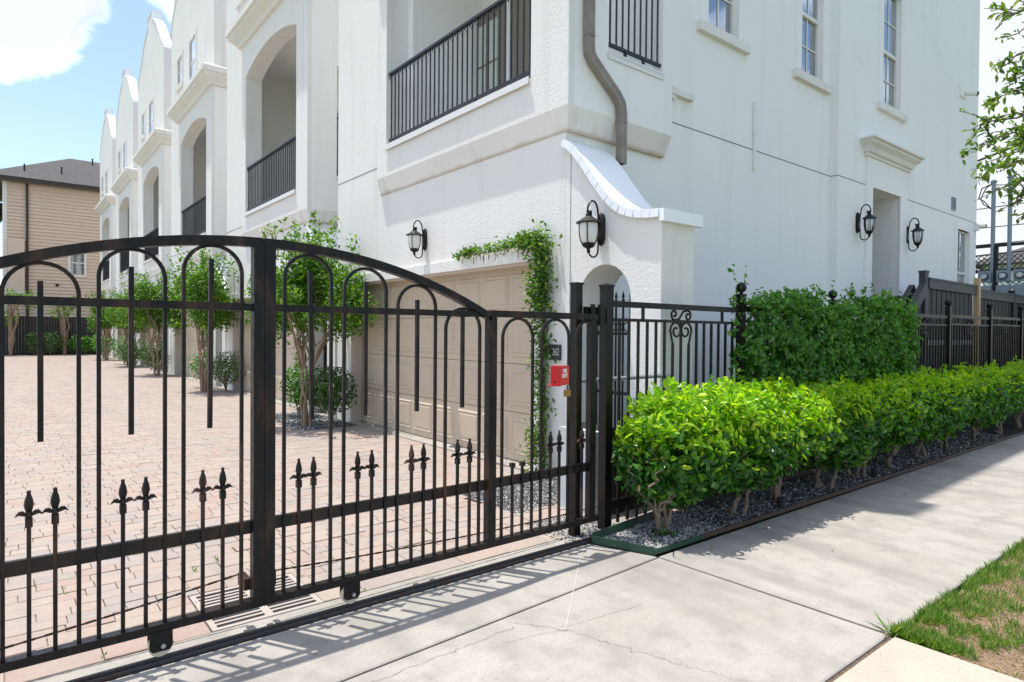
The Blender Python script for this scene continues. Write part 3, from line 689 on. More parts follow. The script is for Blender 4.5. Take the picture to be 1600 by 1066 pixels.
def house(k, label):
    dy = k*YP
    root = thing('townhouse', (4.76, dy+8, 0), label, 'townhouse', 'white stucco townhouses in a row')
    fx = lambda a, b, d: (d, a+dy, b)
    fy = lambda a, b, d: (a, d+dy, b)
    corner = (k == 0)
    # front wall with garage notch, balcony arch and gable
    gy = [(11.08, 12.4), (10.95, 12.75), (10.5, 13.15), (10.0, 13.55), (9.4, 14.05), (8.75, 14.32), (8.5, 14.4), (8.5, 14.78), (7.5, 14.78), (7.5, 14.4), (7.25, 14.32), (6.6, 13.9), (6.0, 13.35), (5.55, 12.9), (5.1, 12.55), (5.047, 12.4)]
    outer = [(5.047, -.05), (5.575, -.05), (5.575, 2.43), (10.5, 2.43), (10.5, -.05), (11.08, -.05)]+gy
    bo = [(a+(.006 if a > 7.3 else -.006), b+(.006 if b > 6 else -.006)) for a, b in BAL]
    win3 = [rect(7.28, 8.12, 9.55, 11.05), rect(9.25, 9.95, 10.1, 11.05)]
    MB().prism(outer, [bo]+win3, fx, 4.76, 5.06).build('front_wall', M_FRONT, root)
    cp = MB()                                           # pale metal coping along the gable
    for (a, b), (c, d) in zip(gy[:-1], gy[1:]):
        cp.bar((4.915, a+dy, b+.012), (4.915, c+dy, d+.012), .36, .03, up=(0, .02, 1))
    cp.build('gable_coping', M_COPING, root)
    for r3 in win3:
        (a0, b0), (a1, _), (_, b1), _ = r3
        f = MB()
        for a in (rect(a0, a0+.05, b0, b1), rect(a1-.05, a1, b0, b1), rect(a0+.05, a1-.05, b0, b0+.05), rect(a0+.05, a1-.05, b1-.05, b1), rect(a0+.05, a1-.05, (b0+b1)/2-.025, (b0+b1)/2+.025)): f.prism(a, [], fx, 4.767, 4.84)
        w = f.build('window', M_VINYL, root)
        MB().faces([fx(a0, b0, 4.78), fx(a1, b0, 4.78), fx(a1, b1, 4.78), fx(a0, b1, 4.78)], [(0, 3, 2, 1)]).build('pane', M_GLASS, w, fix=False)
        MB().prism(rect(a0-.04, a1+.04, b0-.04, b1+.04), [], fx, 5.03, 5.05).build('window_room', M_DARKROOM, w)
        MB().prism(rect(a0-.14, a1+.14, b0-.12, b0-.002), [], fx, 4.70, 4.80).build('window_sill', M_TRIM, w)
        MB().prism(rect(a0-.13, a1+.13, b0, b1+.13), [rect(a0, a1, b0+.0, b1)], fx, 4.74, 4.79).build('window_trim', M_FRONT, w)
    # projecting bay: front and side faces
    MB().prism(rect(4.92, 9.35, 4.04, 8.66), [BAL], fx, 4.67, 4.757).build('bay_front', M_FRONT, root)
    JUL = rect(5.28, 6.24, 4.76, 7.0)
    MB().prism(rect(4.757, 6.43, 4.04, 8.66), [JUL], fy, 4.92, 5.044).build('bay_side', M_SIDE, root)
    # sloped, stained band under the bay
    MB().sweep([(4.76, 9.37+dy, 3.78), (4.76, 5.047+dy, 3.78), (6.43, 5.047+dy, 3.78)], [(-.02, -.0), (.0, 0), (.006, .02), (.088, .26), (-.02, .26)]).build('parapet_band', M_BAND, root) if False else None
    b = MB()
    b.faces([(4.67, 9.35+dy, 4.04), (4.67, 4.92+dy, 4.04), (4.752, 5.01+dy, 3.79), (4.752, 9.37+dy, 3.79), (4.90, 9.35+dy, 4.04), (4.90, 9.37+dy, 3.79)], [(0, 1, 2, 3), (0, 3, 5, 4)])
    b.faces([(4.67, 4.92+dy, 4.04), (6.43, 4.92+dy, 4.04), (6.40, 5.01+dy, 3.79), (4.752, 5.01+dy, 3.79), (6.43, 5.05+dy, 4.04), (6.40, 5.05+dy, 3.79)], [(0, 1, 2, 3), (1, 4, 5, 2)])
    b.faces([(4.752, 9.37+dy, 3.79), (4.752, 5.01+dy, 3.79), (6.40, 5.01+dy, 3.79), (6.40, 5.06+dy, 3.79), (4.80, 5.06+dy, 3.79), (4.80, 9.37+dy, 3.79)], [(0, 1, 4, 5), (1, 2, 3, 4)])
    b.build('parapet_band', M_BAND, root)
    # cornice over the bay
    prof = [(-.03, 0), (.02, 0), (.03, .05), (.09, .06), (.13, .14), (.20, .20), (.28, .27), (.28, .33), (.34, .36), (.34, .50), (.30, .54), (-.03, .60)]
    MB().sweep([(4.76+.3, 9.40+dy, 8.64), (4.70, 9.40+dy, 8.64), (4.70, 4.95+dy, 8.64), (5.9, 4.95+dy, 8.64)], [(-o if False else o, h) for o, h in [(p[0], p[1]) for p in prof]]).build('cornice', M_TRIM, root)
    # balcony porch
    p = MB(); x0, x1, y0, y1, z0, z1 = 5.062, 6.40, 5.205, 10.4, 4.45, 8.55
    p.box(x0, x1, y0+dy, y1+dy, z0-.12, z0); p.box(x0, x1, y0+dy, y1+dy, z1, z1+.1); p.box(x1, x1+.1, y0+dy, y1+dy, z0-.12, z1+.1); p.box(x0, x1, y1+dy, y1+.1+dy, z0-.12, z1+.1)
    p.build('balcony_porch', M_ROOM, root)
    fl = MB().box(4.64, 4.80, 5.56+dy, 9.02+dy, 4.472, 4.50).box(4.63, 4.645, 5.54+dy, 9.06+dy, 4.43, 4.51); fl.build('sill_flashing', M_FLASH, root)
    railing(root, lambda a, o, z: (4.72+o, a+dy, z), 5.56, 9.02, 4.60, 5.63, 30)
    d = MB(); d.box(6.30, 6.398, 8.15+dy, 8.98+dy, 4.46, 6.95); do = d.build('balcony_door', M_TAN, root)
    MB().box(6.27, 6.30, 8.30+dy, 8.84+dy, 4.75, 6.75).build('pane', M_CURTAIN, do); m_ = MB()
    for zz in (5.4, 6.05): m_.box(6.255, 6.27, 8.30+dy, 8.84+dy, zz, zz+.025)
    m_.box(6.255, 6.27, 8.56+dy, 8.585+dy, 4.75, 6.75); m_.build('muntin', M_TAN, do)
    MB().box(6.33, 6.397, 8.02+dy, 8.14+dy, 4.46, 7.05).build('door_casing', M_WHITE, root)
    sw = MB().box(6.30, 6.396, 7.45+dy, 8.0+dy, 4.46, 6.95); so = sw.build('shutter_panel', M_TAN, root)
    bl = MB(); zz = 4.5
    bl.box(6.36, 6.394, 6.2+dy, 7.40+dy, 4.46, 6.95)
    while zz < 6.9: bl.bar((6.34, 6.22+dy, zz), (6.34, 7.38+dy, zz), .04, .01, up=(1, 0, 1)); zz += .055
    bl.build('louvred_blind', M_METER, root)
    # side opening rail
    railing(root, lambda a, o, z: (a, 4.955+dy+o, z), 5.29, 6.23, 4.86, 5.95, 9, False)
    MB().box(5.27, 6.25, 4.905+dy, 5.0+dy, 4.735, 4.765).box(5.27, 6.25, 4.905+dy, 4.915+dy, 4.68, 4.74).build('sill_flashing', M_FLASH, root)
    # garage door with raised panels
    gd = MB(); R = .185
    gd.prism(rect(5.58, 10.495, -.04, 2.425), [], fx, 4.76+R+.03, 4.76+R+.06)
    door = gd.build('garage_door', M_DOOR, root)
    for ri in range(4):
        zb = .02+ri*.60
        sec = MB().prism(rect(5.60, 10.47, zb, zb+.592), [], fx, 4.76+R+.002, 4.76+R+.03); so = sec.build('door_section', M_DOOR, door)
    me = None
    for ri in range(4):
        for ci in range(8):
            ya = 5.66+ci*.604; zb = .02+ri*.60+.075
            pb = MB(); e = .05
            o_ = rect(ya, ya+.54, zb, zb+.44); i_ = rect(ya+.018, ya+.522, zb+.018, zb+.422); j_ = rect(ya+.065, ya+.475, zb+.065, zb+.375)
            xf = 4.76+R
            pts = [fx(a, c, xf+.0015) for a, c in o_]+[fx(a, c, xf-.012) for a, c in i_]+[fx(a, c, xf-.003) for a, c in rect(ya+.05, ya+.49, zb+.05, zb+.39)]+[fx(a, c, xf-.012) for a, c in j_]
            fs = []
            for q in range(3):
                for s_ in range(4): fs.append((q*4+s_, q*4+(s_+1) % 4, q*4+4+(s_+1) % 4, q*4+4+s_))
            fs.append((12, 13, 14, 15)); pb.faces(pts, fs); pb.build('panel', M_DOOR, door)
    j = MB().prism([(10.47, -.04), (10.499, -.04), (10.499, 2.428), (5.577, 2.428), (5.577, -.04), (5.60, -.04), (5.60, 2.40), (10.47, 2.40)], [], fx, 4.775, 4.95); j.build('garage_jamb', M_JAMB, root)
    MB().prism(rect(5.35, 10.62, 2.432, 2.57), [], fx, 4.725, 4.765).build('garage_lintel', M_FRONT, root)
    MB().box(4.71, 4.96, 5.58+dy, 10.50+dy, -.02, .008).build('garage_threshold', M_CONC, root)
    MB().box(4.761, 5.06, 4.99+dy, 4.999+dy, 0, .01).build('corner_base', M_SIDE, root) if False else None
    # control joints
    cj = MB()
    cj.box(4.757, 4.765, 9.38+dy, 11.08+dy, 4.27, 4.282)
    cj.build('control_joint', M_GROOVE, root)
    # entry arch wall with curved top
    sp = swoop_profile(); arch = archpts(4.11, 4.82, -.05, 1.95, 2.305)
    MB().prism([(3.745, -.05), (5.045, -.05)]+[(a, b-.02) for a, b in sp], [arch], fx, 4.761, 5.26).build('entry_arch_wall', M_FRONT, root)
    c = MB()
    for (a, b), (a2, b2) in zip(sp[:-1], sp[1:]): c.faces([(4.72, a+dy, b), (5.33, a+dy, b), (5.33, a2+dy, b2), (4.72, a2+dy, b2), (4.72, a+dy, b-.02), (5.33, a+dy, b-.02), (5.33, a2+dy, b2-.02), (4.72, a2+dy, b2-.02)], [(0, 3, 2, 1), (4, 5, 6, 7), (0, 4, 7, 3), (1, 2, 6, 5)])
    (a, b) = sp[-1]; c.box(4.72, 5.33, a-.055+dy, a+dy, b-.115, b-.0)
    co = c.build('curved_coping', M_COPING, root, smooth=True)
    L = 0; acc = []
    for i in range(len(sp)-1): acc.append((L, sp[i])); L += math.hypot(sp[i+1][0]-sp[i][0], sp[i+1][1]-sp[i][1])
    acc.append((L, sp[-1]))
    def at(t):
        for (l0, p0), (l1, p1) in zip(acc[:-1], acc[1:]):
            if t <= l1: u = (t-l0)/(l1-l0); return (p0[0]+(p1[0]-p0[0])*u, p0[1]+(p1[1]-p0[1])*u)
        return acc[-1][1]
    nseg = 17
    for i in range(nseg):
        p0 = at(L*i/nseg+.002); p1 = at(L*(i+1)/nseg-.002); t = MB(); e = .0015*(i % 2)
        n0 = Vector((p1[0]-p0[0], p1[1]-p0[1])).normalized(); nn = (n0.y, -n0.x) if n0.y*0-n0.x < 0 else (-n0.y, n0.x)
        q = .075
        pl = [(p0[0], p0[1]+.004), (p1[0], p1[1]+.004), (p1[0]+n0.y*q*0+(-n0.y)*-0, p1[1]-q), (p0[0], p0[1]-q)]
        dn = Vector((-n0.y, n0.x)); 
        if dn.y > 0: dn = -dn
        pl = [(p0[0], p0[1]+.004), (p1[0], p1[1]+.004), (p1[0]+dn.x*q, p1[1]+dn.y*q), (p0[0]+dn.x*q, p0[1]+dn.y*q)]
        t.prism(pl, [], fx, 4.712-e, 4.722-e); t.build('edge_flashing', M_COPING, co)
    MB().box(4.7585, 4.7640, 4.957+dy, 4.964+dy, 0, 3.62).build('control_joint', M_GROOVE, root)
    # body: side wall, far wall, roof
    if corner:
        holes = [[(a, b) for a, b in JUL], rect(7.33, 8.05, 5.72, 7.85), rect(9.83, 10.52, 5.75, 7.75)]
        MB().prism([(5.062, -.05), (10.9, -.05), (10.9, 12.6), (5.062, 13.45)], holes, fy, 5.05, 5.20).build('side_wall', M_SIDE, root)
        holes = [rect(12.60, 13.40, 5.86, 8.06), rect(16.72, 17.52, 2.45, 4.02)]
        o2 = [(10.9, -.05), (12.20, -.05), (12.20, 4.27), (13.45, 4.27), (13.45, -.05), (18.05, -.05), (18.05, 12.45), (10.9, 12.45)]
        MB().prism(o2, holes, fy, 4.93, 5.199).build('side_wall', M_SIDE, root)
        window_on_side(root, 7.33, 8.05, 5.72, 7.85, 5.05+dy, blind=False, rows=4)
        window_on_side(root, 9.83, 10.52, 5.75, 7.75, 5.05+dy, 6.75)
        window_on_side(root, 12.60, 13.40, 5.86, 8.06, 4.93+dy, 6.90, rows=4)
        window_on_side(root, 16.72, 17.52, 2.45, 4.02, 4.93+dy, 3.05, rows=2, sillw=.17)
        # recessed front door
        rc = MB().box(12.05, 12.199, 5.2+dy, 6.3+dy, 1.0, 4.5).box(13.451, 13.6, 5.2+dy, 6.3+dy, 0, 4.5).box(12.05, 13.6, 5.2+dy, 6.3+dy, 4.272, 4.4); rc.build('door_recess', M_SIDE, root)
        dd = MB().box(12.2, 13.45, 6.2+dy, 6.26+dy, .9, 4.27).build('front_door', M_TAN, root); MB().box(13.3, 13.34, 6.15+dy, 6.2+dy, 1.9, 2.1).build('handle', M_BRASS, dd)
        MB().box(12.2, 13.45, 4.93+dy, 6.2+dy, .8, .9).build('door_step', M_CONC, root)
        MB().prism(rect(11.95, 13.78, 1.0, 4.80), [rect(12.2, 13.45, .9, 4.27)], fy, 4.895, 4.935).build('door_surround', M_SIDE, root)
        hp = [(-.02, 0), (.03, 0), (.03, .05), (.07, .06), (.10, .14), (.17, .20), (.17, .235), (.22, .25), (.22, .285), (-.02, .31)]
        MB().sweep([(11.93, 4.94+dy, 4.79), (11.93, 4.895+dy, 4.79), (13.80, 4.895+dy, 4.79), (13.80, 4.94+dy, 4.79)], hp).build('door_hood', M_TRIM, root)
        MB().box(4.68, 5.3, 4.925, 6.6, 12.2, 13.6).build('corner_parapet', M_FRONT, root)
        hc = MB()
        for (xa, za, xb, zb_) in ((14.2, 8.3, 17.6, 6.3), (14.6, 6.9, 16.2, 5.9), (15.6, 9.4, 18.0, 7.7), (11.4, 6.6, 12.3, 6.1), (13.9, 9.2, 15.2, 8.6)):
            pts = [Vector((xa+(xb-xa)*t+rng.normal(0, .03), 4.9265, za+(zb_-za)*t+rng.normal(0, .06))) for t in np.linspace(0, 1, 22)]
            for p, q in zip(pts[:-1], pts[1:]):
                if rng.random() < .9: w_ = Vector((0, 0, rng.uniform(.002, .005))); hc.poly([p-w_, q-w_, q+w_, p+w_])
        hc.build('hairline_crack', mat('stucco_crack', (.60, .59, .58), .9), root, kind='stuff')
        jt = MB().box(6.44, 10.9, 5.047+dy, 5.054+dy, 4.278, 4.29).box(10.9, 11.95, 4.927+dy, 4.935+dy, 4.278, 4.29).box(13.79, 18.05, 4.927+dy, 4.935+dy, 4.278, 4.29)
        jt.box(10.897, 10.905, 4.93+dy, 5.05+dy, 4.278, 4.29)
        jt.build('control_joint', M_GROOVE, root)
        MB().box(5.055, 18.04, 8.9+dy, 9.05+dy, 0, 12.3).build('inner_wall', M_SIDE, root)
        MB().box(17.9, 18.05, 5.2+dy, 11.0+dy, 0, 12.3).build('rear_wall', M_SIDE, root)
        XE = 18.05
        MB().box(6.46, 6.62, 5.0+dy, 5.046+dy, 4.56, 4.62).box(6.46, 6.98, 4.99+dy, 5.046+dy, 4.62, 4.70).build('sill_stub', M_TRIM, root)
    else:
        MB().prism(rect(5.062, 12, -.05, 12.4), [[(a, b) for a, b in JUL]], fy, 5.05, 5.20).build('side_wall', M_SIDE, root)
        XE = 12
    MB().box(5.06, XE, 10.93+dy, 11.08+dy, 0, 12.4).build('party_wall', M_SIDE, root)
    MB().faces([(5.08, 5.0+dy, 12.0), (5.08, 8+dy, 14.2), (5.08, 11.15+dy, 12.0), (XE, 5.0+dy, 12.0), (XE, 8+dy, 14.2), (XE, 11.15+dy, 12.0)], [(0, 1, 4, 3), (1, 2, 5, 4), (0, 2, 1), (3, 4, 5), (0, 3, 5, 2)]).build('roof', M_SHINGLEB, root)
    # downspout on the bay side
    if corner:
        ds = MB()
        path = [(4.92, 8.6), (4.92, 4.72), (4.93, 4.62), (4.985, 4.55), (5.36, 4.27), (5.43, 4.19), (5.45, 4.08), (5.45, 3.52)]
        for i, ((a, zb), (a2, zb2)) in enumerate(zip(path[:-1], path[1:])): pass
        ring = []
        pts3 = [Vector((a, 4.865+dy, b_)) for a, b_ in path]
        pr = [(-.05, -.04), (-.02, -.04), (-.012, -.034), (.012, -.034), (.02, -.04), (.05, -.04), (.05, .04), (-.05, .04)]
        base = len(ds.v)
        for i, p3 in enumerate(pts3):
            t = (pts3[min(i+1, len(pts3)-1)]-pts3[max(i-1, 0)]).normalized(); sx = Vector((-t.z, 0, t.x)); 
            for (o1, o2) in pr: ds.v.append(tuple(p3+sx*o1+Vector((0, o2, 0))))
        npr = len(pr)
        for i in range(len(pts3)-1):
            for q in range(npr): ds.f.append((base+i*npr+q, base+i*npr+(q+1) % npr, base+(i+1)*npr+(q+1) % npr, base+(i+1)*npr+q)); ds.m.append(0)
        dso = ds.build('downspout', M_GUTTER, root)
        for xx, zz in ((4.92, 5.25), (4.92, 4.80), (5.45, 3.98)): MB().box(xx-.054, xx+.054, 4.82+dy, 4.91+dy, zz, zz+.012).build('downspout_joint', M_GUTTER, dso)
    return root
h0 = house(0, 'nearest white stucco townhouse at the street corner, with the red fire box before it')
h1 = house(1, 'white townhouse next to the corner one, with the large open balcony arch')
hl = ['third white townhouse along the driveway, counted from the street corner', 'fourth white townhouse along the driveway, counted from the street corner',
      'fifth white townhouse along the driveway, second last before the dark fence', 'farthest white townhouse, beside the dark board fence and peach house']
for k in range(2, 6):
    copy_thing(h1, (4.76, k*YP+8, 0), hl[k-2])

# ornate entry gates inside the arches
def entry_gate(loc, label):
    y0 = loc[1]; root = thing('entry_gate', loc, label, 'gate', 'iron gates in the entry arches')
    a0, a1 = y0-.345, y0+.345
    f = MB()
    for z in (.12, .98, 1.60, 1.74): f.bar((5.0, a0, z), (5.0, a1, z), .03, .03)
    for a in (a0, a1): f.bar((5.0, a, .06), (5.0, a, 1.76), .04, .04)
    f.build('gate_frame', M_IRON, root)
    bm = MB().bar((0, 0, .06), (0, 0, 1.92), .016).lathe([(0, 1.92), (.018, 1.94), (.008, 1.965), (.016, 1.985), (0, 2.05)], (0, 0, 0), 6).mesh('picket', M_IRON)
    for i in range(1, 7): inst('picket', bm, root, (5.0, a0+(a1-a0)*i/7, 0))
    h = MB()
    for i in range(7):
        c = a0+(a1-a0)*(i+.5)/7; h.tube([(5.0, c+.04*math.cos(t), 1.67+.045*math.sin(t)) for t in np.linspace(0, 2*PI, 13)], .007, 5)
    h.build('ring', M_IRON, root)
    MB().box(4.975, 5.0, a0+.03, a0+.10, .9, 1.12).build('lock_box', M_IRON, root)
    return root
eg = entry_gate((5.0, 4.465, 0), 'black spear-topped gate inside the arch of the corner townhouse')
egl = ['black gate in the arch just left of the corner garage, behind the nearest myrtle', 'black gate in the second arch along the driveway, behind the second myrtle', 'black gate in the third arch along the driveway', 'black gate in the fourth arch along the driveway', 'black gate in the farthest arch by the dark fence']
for k in range(1, 6): copy_thing(eg, (5.0, 4.465+k*YP, 0), egl[k-1])

# ------------------------------------------------------------------ wall lanterns
def lantern(loc, ax, label, frost, metal, s=1.0):
    """loc: wall point (middle of backplate); ax: unit vector out of the wall"""
    root = thing('wall_lantern', loc, label, 'lantern', 'wall lanterns on the white house'); O = Vector(loc); A = Vector(ax); T = Vector((0, 0, 1)).cross(A)
    P = lambda o, z, t=0: O+A*o*s+Vector((0, 0, z*s))+T*t*s
    b = MB(); pl = []
    for (t, z) in [(-.05, -.10), (-.035, -.145), (0, -.17), (.035, -.145), (.05, -.10), (.05, .10), (.035, .145), (0, .17), (-.035, .145), (-.05, .10)]: pl.append((t, z))
    n = len(pl)
    v = [P(.002, z, t) for t, z in pl]+[P(.028, z*.97, t*.95) for t, z in pl]+[P(.045, z*.75, t*.6) for t, z in pl]
    fs = [(i, (i+1) % n, n+(i+1) % n, n+i) for i in range(n)]+[(n+i, n+(i+1) % n, 2*n+(i+1) % n, 2*n+i) for i in range(n)]+[tuple(range(2*n, 3*n))]
    b.faces(v, fs); b.build('backplate', metal, root)
    LX = .185
    arm = MB(); pts = [P(.04, .02), P(.05, .12)]
    for t in np.linspace(0, PI, 10): pts.append(P(.05+(LX-.035)/2*(1-math.cos(t))+.01, .16+.115*math.sin(t)))
    for t in np.linspace(0, 4.2, 8): pts.append(P(LX+.012-.03*math.sin(t*.5)*1.0+.01*math.cos(t), .15-.028*math.sin(t)))
    arm.tube(pts, [.011*s]*2+[.010*s]*(len(pts)-2), 8); arm.build('scroll_arm', metal, root, smooth=True)
    low = MB(); pts = [P(.05, -.10), P(.055, -.20)]
    for t in np.linspace(0, PI*.95, 9): pts.append(P(.055+(LX-.045)/2*(1-math.cos(t)), -.215-.075*math.sin(t)))
    for t in np.linspace(0, 4.4, 8): pts.append(P(LX+.010-.012*math.cos(t)+.0, -.215+.022*math.sin(t)))
    low.tube(pts, .009*s, 8); low.build('lower_scroll', metal, root, smooth=True)
    c = P(LX+.005, 0); cc = (c.x, c.y, c.z); RW = 1.16 if frost else .92
    q = lambda prof: [(r*s*RW, (z if z > .035 else .041+(z-.041)*1.28)*s) for r, z in prof]
    cap = MB().lathe(q([(0, .175), (.018, .17), (.024, .155), (.016, .145), (.028, .135), (.03, .125), (.022, .12), (.04, .105), (.06, .09), (.082, .07), (.10, .062), (.112, .052), (.112, .044), (.085, .04), (0, .04)]), cc, 20); cap.build('cap', metal, root, smooth=True)
    gl = MB().lathe(q([(.078, .041), (.079, .0), (.076, -.05), (.066, -.09), (.052, -.115), (.040, -.125)]), cc, 20); gl.build('glass_shade', M_FROST if frost else M_CLEAR, root, smooth=True)
    if not frost:
        MB().lathe(q([(.013, -.12), (.013, -.04), (.008, -.035), (.016, .0), (.006, .035), (0, .04)]), cc, 8).build('candle_bulb', M_FROST, root, smooth=True)
    for k in range(4):
        t = k*PI/2+.62; cs, sn = math.cos(t), math.sin(t)
        MB().tube([(c.x+r*s*RW*cs, c.y+r*s*RW*sn, c.z+(z if z > .041 else .041+(z-.041)*1.28)*s) for r, z in [(.083, .042), (.084, 0), (.081, -.05), (.071, -.09), (.056, -.118)]], .0055*s, 5).build('cage_rib', metal, root)
    MB().lathe(q([(.058, -.112), (.06, -.122), (.048, -.14), (.03, -.15), (.012, -.155), (.014, -.17), (.018, -.18), (0, -.195)]), cc, 14).build('base_finial', metal, root, smooth=True)
    return root
lantern((4.76, 7.98, 2.94), (-1, 0, 0), 'bronze wall lantern with frosted glass above the garage door', True, M_BRONZE, .95)
lantern((4.76, 4.50, 2.66), (-1, 0, 0), 'bronze wall lantern with frosted glass above the entry arch', True, M_BRONZE, 1.0)
lantern((11.64, 4.93, 3.57), (0, -1, 0), 'black wall lantern with clear glass left of the front door', False, M_FENCEMET, 1.08)
lantern((13.80, 4.93, 3.58), (0, -1, 0), 'black wall lantern with clear glass right of the front door', False, M_FENCEMET, 1.12)

# ------------------------------------------------------------------ small things on the walls
def text_mesh(txt, size, m, parent, name, mtx, extrude=.0015, sx=1.0, bold=0):
    cu = bpy.data.curves.new('t', 'FONT'); cu.body = txt; cu.size = size; cu.extrude = extrude; cu.align_x = 'CENTER'; cu.align_y = 'CENTER'; cu.offset = bold; cu.space_line = .9
    to = bpy.data.objects.new('t', cu); COL.objects.link(to); bpy.context.view_layer.update()
    me = bpy.data.meshes.new_from_object(to.evaluated_get(bpy.context.evaluated_depsgraph_get())); bpy.data.objects.remove(to)
    off = Matrix.Translation(-ORIG[parent.name]); me.transform(off @ mtx @ Matrix.Diagonal((sx, 1, 1, 1))); me.materials.clear(); me.materials.append(m)
    o = bpy.data.objects.new(name, me); COL.objects.link(o); o.parent = parent; return o
FRONTROT = Matrix(((0, 0, -1, 0), (-1, 0, 0, 0), (0, 1, 0, 0), (0, 0, 0, 1)))      # text facing -X
pq = thing('house_number_plaque', (4.757, 5.20, 1.39), 'dark square number plaque half hidden by the vine', 'plaque')
MB().box(4.738, 4.759, 5.085, 5.325, 1.305, 1.475).build('plate', M_PLAQUE, pq)
text_mesh('262', .115, M_TEXTG, pq, 'numerals', Matrix.Translation((4.7375, 5.155, 1.39)) @ FRONTROT, sx=.62)

fb = thing('fire_department_box', (3.17, 3.39, 1.22), 'red metal fire department key box hanging on the gate bar', 'key box')
# box turned so that a broad face and a narrow lettered face show
BXP = [(3.105, 3.43), (3.128, 3.35), (3.247, 3.385), (3.224, 3.465)]
MB().faces([(a, b, 1.222) for a, b in BXP]+[(a, b, 1.362) for a, b in BXP], [(3, 2, 1, 0), (4, 5, 6, 7), (0, 1, 5, 4), (1, 2, 6, 5), (2, 3, 7, 6), (3, 0, 4, 7)]).build('case', M_RED, fb)
_a = Vector((*BXP[1], 1.222)); _b = Vector((*BXP[2], 1.222)); _d = (_b-_a).normalized(); _nr = _d.cross(Vector((0, 0, 1)))
_mt = Matrix(((_d.x, 0, _nr.x, 0), (_d.y, 0, _nr.y, 0), (_d.z, 1, _nr.z, 0), (0, 0, 0, 1)))
text_mesh('FIRE\nDEPT.', .040, M_TEXTW, fb, 'lettering', Matrix.Translation((_a+_b)/2+_nr*.0015+Vector((0, 0, .085))) @ _mt, sx=.80, bold=.0008)
_c = Vector((*BXP[0], 1.222)); _d2 = (_a-_c).normalized(); _n2 = _d2.cross(Vector((0, 0, 1)))
MB().tube([_c+_d2*.035+_n2*.001+Vector((0, 0, .025)), _c+_d2*.035+_n2*.006+Vector((0, 0, .025))], .008, 10).build('keyhole', M_RUBBER, fb)
MB().bar((3.09, 3.45, 1.218), (3.14, 3.36, 1.218), .03, .006).build('bracket', M_RED, fb)
pk = thing('padlock', (3.18, 3.335, 1.14), 'brass padlock hanging under the red key box', 'padlock')
MB().cbox(3.157, 3.207, 3.325, 3.347, 1.142, 1.192, .005).build('lock_body', M_BRASS, pk)
MB().tube([(3.167, 3.336, 1.195), (3.167, 3.336, 1.213)]+[(3.182-.015*math.cos(t), 3.336, 1.213+.015*math.sin(t)) for t in np.linspace(.3, PI-.3, 6)]+[(3.197, 3.336, 1.213), (3.197, 3.336, 1.195)], .004, 6).build('shackle', M_GALV, pk)

cc = thing('conduit_cover', (8.5, 5.045, 4.0), 'white vertical cable cover strip on the side wall', 'cover strip')
MB().box(8.475, 8.525, 5.022, 5.047, 4.0, 4.50).build('lower_cover', M_WHITE, cc); MB().box(8.465, 8.545, 5.018, 5.047, 4.50, 4.98).build('upper_cover', M_WHITE, cc)
sc = thing('security_camera', (16.9, 4.93, 7.1), 'small security camera high on the side wall', 'camera')
MB().box(16.72, 17.02, 4.90, 4.93, 7.0, 7.28).build('mount', M_SIDE, sc); MB().tube([(16.98, 4.90, 7.10), (17.12, 4.72, 7.08)], .055, 8).build('camera_body', M_WHITE, sc); MB().tube([(17.12, 4.72, 7.08), (17.145, 4.69, 7.076)], .05, 8).build('lens', M_RUBBER, sc)
vt = thing('wall_vent', (16.45, 4.93, 4.5), 'small grey louvred vent on the side wall', 'vent'); MB().box(16.32, 16.56, 4.905, 4.932, 4.40, 4.68).build('vent_cover', M_METER, vt)
_v = MB(); [_v.box(16.34, 16.54, 4.898, 4.906, 4.44+.05*i, 4.46+.05*i) for i in range(5)]; _v.build('louvre', M_RAIL, vt)
sc2 = thing('eave_camera', (18.0, 4.93, 4.15), 'white camera at the far lower corner of the side wall', 'camera'); MB().box(17.86, 18.02, 4.86, 4.93, 4.10, 4.26).build('mount', M_WHITE, sc2); MB().tube([(17.98, 4.87, 4.20), (18.12, 4.78, 4.22)], .04, 8).build('camera_body', M_WHITE, sc2); MB().tube([(18.12, 4.78, 4.22), (18.15, 4.76, 4.225)], .035, 8).build('lens', M_RUBBER, sc2)
pp = thing('handrail_pipe', (4.4, 3.70, .9), 'galvanised pipe handrail behind the fence by the arch wall', 'pipe')
MB().tube([(3.45, 3.70, 1.21), (4.72, 3.70, 1.215)]+[(4.80+.07*math.sin(t), 3.70, 1.145+.07*math.cos(t)) for t in np.linspace(0, PI/2, 6)]+[(4.87, 3.70, .0)], .018, 8).build('pipe', M_GALV, pp, smooth=True)

